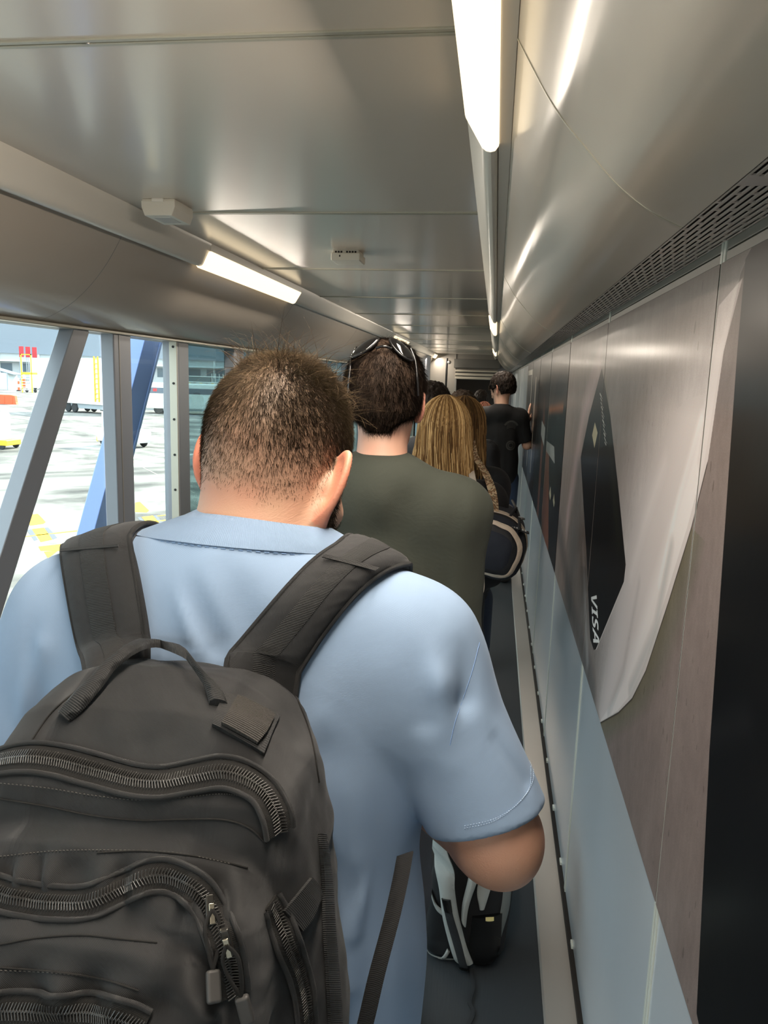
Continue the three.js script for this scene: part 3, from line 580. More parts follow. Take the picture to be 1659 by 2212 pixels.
  film(-5.996, -7.144, 'dark printed film by the hand of the young man in black', (T) => { T.c.fillStyle = '#161514'; T.c.fillRect(0, 0, T.cw, T.ch); T.poly([[-6.5, 1.0], [-6.6, 1.0], [-6.6, 1.8], [-6.5, 1.8]], '#8c8478'); }, -.5);
  film(-7.176, -8.324, 'dark framed printed film beyond the young man in black', (T) => { T.c.fillStyle = '#1c1b1a'; T.c.fillRect(0, 0, T.cw, T.ch); T.line([[-7.3, 1.0], [-7.3, 1.85], [-8.2, 1.85], [-8.2, 1.0]], 40, '#aaa69c'); }, -.5);
}

// ---------------------------------------------------------------- people: fields of heads, hands and bodies
const mm = (a, b, t) => [mix(a[0], b[0], t), mix(a[1], b[1], t), mix(a[2], b[2], t)];
// adult head about its ear centre, facing -z, y up; r = ear flare angle
function headField(x, y, z, o = {}) {
  let d = ell(x, y, z, [0, .036, .012], [.0755, .094, .099]);
  d = smin(d, ell(x, y, z, [0, -.032, -.032], [.060, .086, .064]), .03);
  d = smin(d, ell(x, y, z, [0, -.092, -.058], [.040, .030, .040]), .035);
  d = smin(d, cap(x, y, z, [-.034, .022, -.084], [.034, .022, -.084], .011, .011), .016);
  const ax = Math.abs(x);
  d = smax(d, -ell(ax, y, z, [.031, .004, -.106], [.017, .011, .016]), .012);
  d = smin(d, ell(ax, y, z, [.031, .003, -.085], [.0125, .0115, .0125]), .004);
  d = smin(d, ell(ax, y, z, [.043, -.022, -.066], [.02, .016, .018]), .02);
  d = smin(d, cap(x, y, z, [0, .012, -.094], [0, -.030, -.116], .007, .0115), .012);
  d = smin(d, ell(ax, y, z, [.011, -.034, -.104], [.008, .007, .009]), .008);
  d = smin(d, cap(x, y, z, [-.017, -.062, -.090], [.017, -.062, -.090], .0065, .0065), .008);
  d = smin(d, cap(x, y, z, [-.014, -.072, -.088], [.014, -.072, -.088], .0075, .0075), .008);
  d = smax(d, -cap(x, y, z, [-.02, -.067, -.1], [.02, -.067, -.1], .0018, .0018), .003);
  // ears
  const f = o.flare ?? .5, s = o.ear ?? 1, ex = (ax - .0735) / s, ey = (y + .003 - (z - .008) * .12) / s, ez = (z - .004) / s;
  const u = ex * Math.sin(f) + ez * Math.cos(f), w = ex * Math.cos(f) - ez * Math.sin(f);
  const k = hyp((u - .013 - ey * .12) / .0195, (ey - .002) / .0325);
  let e = Math.max((k - 1) * .02, Math.abs(w - .004) - .0024);
  e = smin(e, hyp((k - .93) * .021, w - .0045) - .0036, .003);
  e = smin(e, ell(u, ey, w, [.002, -.003, 0], [.010, .017, .008]), .005);
  e = smax(e, -ell(u, ey, w, [.006, -.004, .012], [.010, .014, .0085]), .004);
  e = smin(e, ell(u, ey, w, [.006, -.027, .003], [.0085, .009, .0045]), .005);
  return smin(d, e * s, .0035);
}
const headAt = (c, yaw, pitch, roll, s = 1) => { // world point -> head coordinates
  const m = new THREE.Matrix4().makeRotationFromEuler(new THREE.Euler(pitch, yaw, roll, 'YXZ')).elements;
  return { s, c, m, to: (x, y, z) => { x -= c[0]; y -= c[1]; z -= c[2]; return [(m[0] * x + m[1] * y + m[2] * z) / s, (m[4] * x + m[5] * y + m[6] * z) / s, (m[8] * x + m[9] * y + m[10] * z) / s]; },
    from: (x, y, z) => [c[0] + s * (m[0] * x + m[4] * y + m[8] * z), c[1] + s * (m[1] * x + m[5] * y + m[9] * z), c[2] + s * (m[2] * x + m[6] * y + m[10] * z)] };
};
// hand as bones: wrist w, direction d of the hand, palm normal n (the side the fingers close towards), side of the thumb
function handBones(w, d, n, thumbSide, curl = .5, s = 1) {
  const D = V(...d).normalize(), N = V(...n); N.addScaledVector(D, -N.dot(D)).normalize(); const S = D.clone().cross(N).multiplyScalar(thumbSide);
  const W = V(...w), B = [], at = (a, b, c) => W.clone().addScaledVector(D, a * s).addScaledVector(S, b * s).addScaledVector(N, c * s);
  const arr = (p) => [p.x, p.y, p.z];
  for (const [b, L] of [[.030, .9], [.010, 1], [-.010, .95], [-.028, .78]]) {
    B.push([arr(at(.01, b * .55, 0)), arr(at(.088, b, 0)), .013 * s, .0105 * s, 1]);
    let p = at(.088, b, 0), a = curl * .5; const seg = [.042, .027, .021];
    seg.forEach((l, i) => { const q = p.clone().addScaledVector(D, l * L * s * Math.cos(a)).addScaledVector(N, l * L * s * Math.sin(a)); B.push([arr(p), arr(q), (.0098 - i * .0009) * s, (.0092 - i * .0011) * s, 2]); p = q; a += curl * .9; });
  }
  const t0 = at(.022, .026, .006), t1 = at(.055, .048, .018 + curl * .01), t2 = at(.084, .056 - curl * .012, .026 + curl * .02), t3 = at(.106, .052 - curl * .022, .03 + curl * .028);
  B.push([arr(t0), arr(t1), .015 * s, .0115 * s, 1], [arr(t1), arr(t2), .0112 * s, .010 * s, 2], [arr(t2), arr(t3), .010 * s, .0085 * s, 2]);
  return B;
}
const boneField = (B, k1, k2) => (x, y, z) => { // palm joined softly, fingers kept apart
  let a = 1, b = 1; for (const q of B) { const d = cap(x, y, z, q[0], q[1], q[2], q[3]); if (q[4] === 2) b = smin(b, d, k2); else a = smin(a, d, k1); } return smin(a, b, .006);
};
const sdBox3 = (x, y, z, lo, hi) => Math.max(lo[0] - x, x - hi[0], lo[1] - y, y - hi[1], lo[2] - z, z - hi[2]);
// tapering hair strands scattered on a surface: place(p, n) -> [length, direction, colour] or nothing
function strands(geo, count, place, rad = .00045, segs = 2) {
  const P = geo.attributes.position.array, Nn = geo.attributes.normal.array, I = geo.index.array, tri = I.length / 3, cum = new Float32Array(tri); let A = 0;
  const a = V(), b = V(), c = V(), p = V(), n = V();
  const gv = (v, arr, i) => v.set(arr[3 * i], arr[3 * i + 1], arr[3 * i + 2]);
  const ok = []; for (let t = 0; t < tri; t++) { gv(a, P, I[3 * t]); gv(n, Nn, I[3 * t]); if (place(a, n, true)) { gv(b, P, I[3 * t + 1]); gv(c, P, I[3 * t + 2]); A += b.clone().sub(a).cross(c.clone().sub(a)).length(); ok.push(t); cum[ok.length - 1] = A; } }
  const pos = [], col = [], nor = [], idx = [];
  for (let i = 0; i < count; i++) {
    const r = rnd() * A; let lo = 0, hi = ok.length - 1; while (lo < hi) { const m = (lo + hi) >> 1; if (cum[m] < r) lo = m + 1; else hi = m; }
    const t = ok[lo]; let u = rnd(), v = rnd(); if (u + v > 1) { u = 1 - u; v = 1 - v; }
    gv(a, P, I[3 * t]); gv(b, P, I[3 * t + 1]); gv(c, P, I[3 * t + 2]); p.copy(a).addScaledVector(b.sub(a), u).addScaledVector(c.sub(a), v); gv(n, Nn, I[3 * t]);
    const s = place(p, n); if (!s) continue;
    const [L, D, C, bend] = s, side = V().crossVectors(D, n); if (side.lengthSq() < 1e-8) side.set(1, 0, 0); side.normalize();
    const w = rad * rr(.7, 1.3), k0 = pos.length / 3, up = V().crossVectors(side, D).normalize();
    for (let j = 0; j <= segs; j++) {
      const f = j / segs, q = p.clone().addScaledVector(D, L * f); if (bend) q.addScaledVector(bend, L * f * f); if (!j) q.addScaledVector(n, -.0015);
      const rw = w * (1 - f * .85);
      for (let m = 0; m < 3; m++) { const an = m * 2.094, e = side.clone().multiplyScalar(Math.cos(an)).addScaledVector(up, Math.sin(an)); pos.push(q.x + e.x * rw, q.y + e.y * rw, q.z + e.z * rw); nor.push(e.x, e.y, e.z); const sh2 = .8 + .35 * f; col.push(C[0] * sh2, C[1] * sh2, C[2] * sh2); }
      if (j) for (let m = 0; m < 3; m++) { const x0 = k0 + (j - 1) * 3 + m, x1 = k0 + (j - 1) * 3 + (m + 1) % 3; idx.push(x0, x1, x1 + 3, x0, x1 + 3, x0 + 3); }
    }
  }
  const g = new THREE.BufferGeometry(); g.setAttribute('position', new THREE.Float32BufferAttribute(pos, 3)); g.setAttribute('normal', new THREE.Float32BufferAttribute(nor, 3)); g.setAttribute('color', new THREE.Float32BufferAttribute(col, 3)); g.setIndex(idx); return g;
}
const skinBump = tex(256, (u, v) => .5 + .3 * per(u, v, 40, 2) + .25 * (rnd() - .5), 14, 14);
const knit = tex(256, (u, v) => .5 + .22 * Math.sin(v * 2 * Math.PI * 64) * (.6 + .4 * Math.sin(u * 2 * Math.PI * 64)) + .3 * per(u, v, 9, 4) + .12 * (rnd() - .5), 15, 15);
const twill = tex(256, (u, v) => .5 + .32 * Math.sin((u + v) * 2 * Math.PI * 48) + .2 * per(u, v, 8, 6) + .15 * (rnd() - .5), 14, 14);
const webbing = tex(128, (u, v) => .5 + .4 * Math.sin(v * 2 * Math.PI * 16) + .1 * Math.sin(u * 2 * Math.PI * 24) + .1 * (rnd() - .5), 34, 34);
const skinMat = phy(0xffffff, .52, { vertexColors: true, bumpMap: skinBump, bumpScale: .00035, sheen: .25, sheenColor: new THREE.Color(.9, .5, .4), sheenRoughness: .6 });
const hairMat = phy(0xffffff, .62, { vertexColors: true, specularIntensity: .25 });
const clothMat = (c, bump = knit, bs = .0006, more = {}) => phy(c, .88, { bumpMap: bump, bumpScale: bs, sheen: .04 + .35 * new THREE.Color(c).getHSL({}).l, sheenRoughness: .7, sheenColor: new THREE.Color(c).lerp(new THREE.Color(1, 1, 1), .35), ...more });

// ---------------------------------------------------------------- man in the light blue T-shirt, nearest to the camera
const M1 = {};
{
  const H = headAt([-.254, 1.636, -.875], -.32, -.42, -.10, 1.02);
  const sL = [-.500, 1.432, -.865], sR = [-.088, 1.428, -.865], eR = [.027, 1.234, -.82], wR = [-.14, 1.165, -1.07], eL = [-.625, 1.205, -.83], wL = [-.415, 1.155, -1.085];
  const torso = (x, y, z, g) => {
    let d = ell(x, y, z, [-.29, 1.335, -.85], [.225 + g, .22 + g, .135 + g]);
    d = smin(d, ell(x, y, z, [-.29, 1.13, -.85], [.205 + g, .25 + g, .14 + g]), .09);
    d = smin(d, ell(x, y, z, [-.29, 1.04, -.88], [.19 + g, .2 + g, .15 + g]), .08);
    d = smin(d, ell(x, y, z, [-.29, .90, -.86], [.19 + g, .15 + g, .135 + g]), .06);
    d = smin(d, cap(x, y, z, [-.285, 1.515, -.825], sL, .060 + g, .068 + g), .07);
    d = smin(d, cap(x, y, z, [-.265, 1.515, -.825], sR, .060 + g, .068 + g), .07);
    return d;
  };
  const neck = (x, y, z, g) => cap(x, y, z, [-.268, 1.50, -.835], [-.260, 1.62, -.865], .086 + g, .0725 + g);
  const upper = (x, y, z, g) => Math.min(cap(x, y, z, sR, eR, .062 + g, .052 + g), cap(x, y, z, sL, eL, .062 + g, .052 + g));
  const legs = (x, y, z, g) => { let d = 1; for (const s of [-1, 1]) { const h = [-.29 + s * .1, .88, -.87], k = [-.29 + s * .115, .49, -.89], a = [-.29 + s * .12, .09, -.86]; d = Math.min(d, smin(cap(x, y, z, h, k, .105 + g, .068 + g), cap(x, y, z, k, a, .066 + g, .044 + g), .03)); } return d; };
  const hands = boneField([...handBones(wR, [-.75, .12, -.5], [-.3, 1, .2], 1, .6, 1.08), ...handBones(wL, [.75, .12, -.5], [.3, 1, .2], -1, .6, 1.08)], .02, .004);
  const skin = (x, y, z) => {
    const p = H.to(x, y, z);
    let d = y > 1.45 ? smin(headField(...p, { flare: .92, ear: 1.1 }) * H.s, neck(x, y, z, 0), .03) : neck(x, y, z, 0);
    d = smin(d, torso(x, y, z, -.012), .03);
    if (y > 1.52) return d;
    let a = upper(x, y, z, 0);
    a = smin(a, cap(x, y, z, eR, wR, .050, .029), .018); a = smin(a, cap(x, y, z, eL, wL, .050, .029), .018);
    a = smin(a, ell(x, y, z, [eR[0] + .012, eR[1] - .012, eR[2] + .012], [.036, .038, .036]), .02);
    if (y < 1.3 && y > 1) a = smin(a, hands(x, y, z), .012);
    d = smin(d, a, .02);
    return y < 1.05 ? smin(d, legs(x, y, z, -.014), .03) : d;
  };
  // folds of the shirt: ridges and creases running between two points, as measured on the cloth
  const fold = [];
  const F = (x0, y0, x1, y1, amp, w, z = -.74) => { const a = onZ(x0, y0, z), b = onZ(x1, y1, z); fold.push([[a.x, a.y, a.z], [b.x, b.y, b.z], amp, w, (a.x + b.x) / 2, (a.y + b.y) / 2, (a.z + b.z) / 2, (a.distanceTo(b) / 2 + w * 2.5) ** 2]); };
  F(905, 1300, 950, 1480, .006, .024, -.76); F(950, 1480, 945, 1640, .006, .026, -.76); F(905, 1360, 918, 1560, -.005, .014, -.76);
  F(1025, 1420, 985, 1520, -.005, .018, -.80); F(985, 1520, 962, 1660, -.006, .018, -.80);
  F(335, 1205, 430, 1400, .005, .012, -.72); F(360, 1195, 460, 1390, -.008, .015, -.72); F(480, 1230, 560, 1400, -.010, .02, -.72); F(505, 1230, 545, 1320, .004, .01, -.72);
  F(600, 1230, 620, 1330, .003, .02, -.72); F(40, 1300, 90, 1560, -.006, .016, -.76); F(85, 1400, 20, 1620, .006, .016, -.76);
  F(700, 1560, 860, 1700, .003, .02, -.72); F(700, 1640, 880, 1740, -.003, .02, -.72); F(720, 1900, 800, 2060, -.004, .02, -.72); F(790, 1900, 760, 2150, .006, .02, -.72); F(860, 1800, 760, 2010, .005, .012, -.74);
  F(1060, 1600, 1130, 1690, -.003, .01, -.80); F(1010, 1560, 1060, 1700, .004, .014, -.8);
  F(560, 1700, 640, 1800, .002, .03, -.72); F(200, 1205, 240, 1300, -.004, .02, -.72);
  const wr = (x, y, z) => { let s = 0; for (const f of fold) { const mx_ = x - f[4], my_ = y - f[5], mz_ = z - f[6]; if (mx_ * mx_ + my_ * my_ + mz_ * mz_ > f[7]) continue; const d = cap(x, y, z, f[0], f[1], 0, 0); if (d < f[3] * 2.5) s += f[2] * Math.exp(-d * d / (f[3] * f[3])); } return s; };
  const shirtRaw = (x, y, z) => {
    let d = torso(x, y, z, .012);
    // lower part hangs looser
    d = smin(d, ell(x, y, z, [-.285, .98, -.86], [.232, .34, .165]), .05);
    const rS = cap(x, y, z, sR, [eR[0] - .004, eR[1] + .01, eR[2]], .082, .069), lS = cap(x, y, z, sL, [eL[0] + .004, eL[1] + .01, eL[2]], .082, .069);
    // sleeve ends: cut across the arm above the elbow
    const cut = (e, s) => { const a = V(...e).sub(V(...s)).normalize(), sx = Math.sign(e[0] - s[0]), t = [e[0] - a.x * .022, e[1] - a.y * .022, e[2] - a.z * .022]; return (x - t[0]) * (a.x - sx * .12) + (y - t[1]) * (a.y - .18) + (z - t[2]) * a.z; };
    const k = mix(.008, .05, sstep(1.27, 1.40, y)); d = smin(d, smax(rS, cut(eR, sR), .008), k); d = smin(d, smax(lS, cut(eL, sL), .008), k);
    return d;
  };
  const shirt = (x, y, z) => {
    let d = shirtRaw(x, y, z) - wr(x, y, z) - .0016 * noise(x * 22, y * 12, z * 22) - .0022 * noise(x * 9 + 5, y * 7, z * 9);
    return smax(d, .80 - y, .01);
  };
  M1.shirt = shirt; M1.skin = skin; M1.H = H;
  const base = [-.29, 0, -.87], man = thing('person', 'large man in a light blue T-shirt, nearest, head bent, short faded hair', 'person', base);
  // colours of skin and scalp
  const hairAt = (p) => { // 0 bare skin .. 1 full hair, in head coordinates
    const [x, y, z] = p, ax = Math.abs(x);
    const line = .020 + sstep(.02, .085, -z) * .075 + sstep(.05, .075, ax) * .02;
    return sstep(line - .078, line + .050, y + .010 * noise(x * 60, y * 40, z * 60)) * (z > -.092 ? 1 : sstep(.055, .085, y));
  };
  const beardAt = (p) => { const [x, y, z] = p; return Math.max(sstep(.03, .0, y) * sstep(-.06, -.05, y) * sstep(-.050, -.035, z) * sstep(.012, -.004, z) * sstep(.05, .058, Math.abs(x)) * sstep(.092, .08, Math.abs(x)), sstep(-.022, -.045, y) * sstep(.012, -.012, z) * sstep(-.16, -.12, y) * (hyp(x, (y + .067) * 1.4) > .026 ? 1 : .1) * sstep(.092, .08, Math.abs(x))); };
  const S0 = [.52, .31, .205], S1 = [.53, .27, .18], hairC = [.16, .112, .07];
  const col = (x, y, z) => {
    const p = H.to(x, y, z), n = noise(x * 30, y * 30, z * 30);
    let c = mm(S0, S1, clamp(.35 + n * .6, 0, 1));
    const nape = Math.exp(-(((x + .275) / .055) ** 2 + ((y - 1.625) / .016) ** 2)); c = mm(c, [.56, .22, .14], nape * .45);
    if (y > 1.5) {
      const ear = Math.abs(p[0]) > .081 && Math.abs(p[1]) < .05 ? 1 : 0;
      if (ear) c = mm(c, [.66, .20, .12], p[0] < 0 ? .85 : .6); else { c = mm(c, hairC, Math.pow(hairAt(p), .75) * .9); if (p[2] < .03) c = mm(c, hairC, beardAt(p) * .75); }
      if (p[2] < -.08 && Math.abs(p[0]) < .024 && Math.abs(p[1] + .067) < .012) c = [.42, .16, .13];
      if (hyp(Math.abs(p[0]) - .031, p[1] - .003) < .0065 && p[2] < -.094) c = [.03, .025, .02];
    } else if (y < 1.35) c = mm(c, [.42, .23, .165], .6);
    return c;
  };
  const boxH = [[-.41, 1.485, -1.06], [-.10, 1.83, -.70]], boxR = [[-.30, 1.06, -1.27], [.13, 1.34, -.735]];
  const rest = (x, y, z) => Math.max(skin(x, y, z), -sdBox3(x, y, z, ...boxH), -sdBox3(x, y, z, ...boxR));
  const gHead = nets(skin, ...boxH, .0034, { col }), gArm = nets(skin, ...boxR, .0042, { col });
  const geo = joinNets([gHead, gArm, nets(rest, [-.75, .03, -1.27], [.14, 1.52, -.66], .012, { col })]);
  mesh('body', shift(geo, base), skinMat, man);
  const gs = nets(shirt, [-.76, .79, -1.07], [.15, 1.63, -.64], .0062, {});
  const shirtMat = clothMat(0x859cb8, knit, .00016);
  const sm = mesh('t_shirt', shift(gs, base), shirtMat, man);
  const off = V(...base).negate();
  // collar rib, seams and hem stitching lie on the cloth
  const both = (x, y, z) => Math.min(shirt(x, y, z), neck(x, y, z, .0045));
  const lay = (f, list, o) => list.map(([x, y]) => hit(f, x, y, .3, o));
  const spline = (l, n) => smooth(l.map(([x, y]) => [x, y, 0]), n).map((p) => [p.x, p.y]);
  M1.lay = lay; M1.spline = spline;
  // collar: ring where cloth meets neck, rib standing on it
  const ringAt = (th, dy, f) => { const cx = -.266, cz = -.842, dx = Math.sin(th), dz = Math.cos(th), y = 1.563 + dz * .016 + dy - (dz < 0 ? dz * dz * .05 : 0) - dx * .004; let r = .2; for (let k = 0; k < 60; k++) { const d = f(cx + dx * r, y, cz + dz * r); if (d < 2e-4 || r < .05) break; r -= d * .7; } return V(cx + dx * r, y, cz + dz * r); };
  const L = [], R = [], nn = []; for (let i = 0; i <= 64; i++) { const th = i / 64 * 2 * Math.PI, a = ringAt(th, .020, (x, y, z) => neck(x, y, z, .005)), b = ringAt(th, -.008, (x, y, z) => smin(shirtRaw(x, y, z), neck(x, y, z, .012), .01)); L.push(a); R.push(b); nn.push(V(Math.sin(th), .35, Math.cos(th)).normalize()); }
  mesh('collar', band(L, R, nn, .0035, 6).translate(off.x, off.y, off.z), clothMat(0x839ab6, webbing, .0005), sm);
  const stitch = (name, list, n, len, r, color) => { // short raised stitches
    const pts = lay(shirt, spline(list, n * 2), .0006), g = []; for (let i = 0; i < n; i++) { const a = pts[2 * i], b = pts[2 * i + 1]; g.push(new THREE.CylinderGeometry(r, r, Math.max(.001, a.distanceTo(b)), 5).applyQuaternion(new THREE.Quaternion().setFromUnitVectors(V(0, 1, 0), b.clone().sub(a).normalize())).translate(...a.clone().add(b).multiplyScalar(.5).toArray())); }
    const m = mesh(name, merge(g).translate(off.x, off.y, off.z), std(color, .8), sm); m.userData.kind = 'stuff'; return m;
  };
  { const g = []; for (let i = 0; i < 64; i++) { const a = R[i], b = R[i + 1], h = a.clone().lerp(b, .55).addScaledVector(nn[i], .0015).add(V(0, -.002, 0)), q = a.clone().addScaledVector(nn[i], .0015).add(V(0, -.002, 0)); g.push(tube([q, h], .0004, 1, 5)); } const m = mesh('collar_stitching', merge(g).translate(off.x, off.y, off.z), std(0x86a6cf, .8), sm); m.userData.kind = 'stuff'; }
  stitch('hem_stitching', [[1152, 1640], [1150, 1690], [1120, 1735], [1070, 1768], [1000, 1785]], 46, .002, .00032, 0xb3c9e4);
  stitch('hem_stitching', [[1147, 1655], [1144, 1700], [1112, 1742], [1066, 1774], [1000, 1790]], 46, .002, .00032, 0xb3c9e4);
  const seam = (name, list, w, t, mat) => { const pts = lay(shirt, spline(list, 30), -.0003); return mesh(name, new THREE.TubeGeometry(new THREE.CatmullRomCurve3(pts), 40, w, 5).translate(off.x, off.y, off.z), mat, sm); };
  seam('sleeve_seam', [[1036, 1388], [1020, 1450], [1000, 1510], [983, 1560], [972, 1610]], .0005, 0, std(0x7392c0, .9));
  // trousers and shoes
  const trousers = (x, y, z) => smin(legs(x, y, z, .016), smax(ell(x, y, z, [-.29, .90, -.86], [.205, .16, .15]), y - .98, .01), .04);
  mesh('trousers', shift(nets((x, y, z) => smax(trousers(x, y, z), .05 - y, .01), [-.56, .04, -1.05], [-.03, 1.0, -.68], .011), base), clothMat(0x2a2f3a, twill, .0006), man);
  for (const s of [-1, 1]) mesh('shoe', shift(nets((x, y, z) => smax(smin(cap(x, y, z, [-.29 + s * .125, .045, -.85], [-.29 + s * .14, .035, -1.03], .05, .045), cap(x, y, z, [-.29 + s * .12, .06, -.86], [-.29 + s * .12, .1, -.86], .05, .045), .03), .0 - y, .008), [-.29 + s * .13 - .08, -.01, -1.1], [-.29 + s * .13 + .08, .16, -.77], .006), base), std(0x33302e, .6), man);
  // hair: clipped strands over the scalp, longer on the crown, beard on the jaw
  const tint = () => { const k = rnd(); return k < .3 ? [.11, .076, .047] : k < .75 ? [.23, .16, .095] : [.42, .30, .17]; };
  const flowDir = (p, n, lift) => { const t = V(0, -1, .1); t.addScaledVector(n, -t.dot(n)).normalize(); return t.addScaledVector(n, lift).add(V(rr(-.35, .35), rr(-.35, .35), rr(-.35, .35))).normalize(); };
  const scalp = shift(gHead.clone(), [0, 0, 0]);
  const gHair = strands(scalp, 72000, (p, n, test) => {
    const l = H.to(p.x, p.y, p.z); if (Math.abs(l[0]) > .0805 && l[1] < .05) return null;
    const h = hairAt(l); if (h < .02 || p.y < 1.56) return null; if (test) return true; if (rnd() > Math.pow(h, .8)) return null;
    const top = sstep(.085, .125, l[1]);
    return [mix(.004, .0105, h) + top * rr(.003, .012), flowDir(p, n, mix(.3, .24, h) + top * .15), tint()];
  }, .00022, 2);
  const gTop = strands(scalp, 900, (p, n, test) => {
    const l = H.to(p.x, p.y, p.z); if (l[1] < .088) return null; if (test) return true;
    const d = V(rr(-.5, .5), rr(.2, .9), rr(-.6, .3)).addScaledVector(n, .5).normalize();
    return [rr(.016, .046) * (rnd() < .12 ? 1.5 : 1), d, mm(tint(), [.3, .2, .12], .3), V(rr(-1, 1), rr(-1.1, .1), rr(-.6, .6))];
  }, .00045, 8);
  const gCurl = strands(scalp, 1500, (p, n, test) => { // swept locks above the left temple
    const l = H.to(p.x, p.y, p.z); if (l[0] > -.045 || l[1] < .045 || l[1] > .115 || l[2] > .03 || l[2] < -.07) return null; if (test) return true;
    const d = V(-.1, -.2, .6).addScaledVector(n, .75).normalize(); return [rr(.020, .040), d, mm(tint(), [.2, .15, .1], .5), V(.35 + rr(-.25, .25), -.3 + rr(-.3, .3), rr(-.3, .2))];
  }, .0006, 6);
  const gBeard = strands(scalp, 10000, (p, n, test) => { const l = H.to(p.x, p.y, p.z), b = beardAt(l); if (b < .1) return null; if (test) return true; if (rnd() > b) return null; return [rr(.003, .007), flowDir(p, n, .8), rnd() < .2 ? [.26, .2, .15] : mm(tint(), [.08, .06, .045], .4)]; }, .00032, 3);
  const hair = mesh('hair', joinStr([gHair, gTop, gCurl]).translate(off.x, off.y, off.z), hairMat, man); hair.userData.kind = 'stuff';
  const beard = mesh('beard', gBeard.translate(off.x, off.y, off.z), hairMat, man); beard.userData.kind = 'stuff';
}
function joinStr(l) { let n = 0; const A = { position: [], normal: [], color: [] }, idx = []; for (const g of l) { for (const k in A) for (const v of g.attributes[k].array) A[k].push(v); for (const i of g.index.array) idx.push(i + n); n += g.attributes.position.count; } const g = new THREE.BufferGeometry(); for (const k in A) g.setAttribute(k, new THREE.Float32BufferAttribute(A[k], 3)); g.setIndex(idx); return g; }

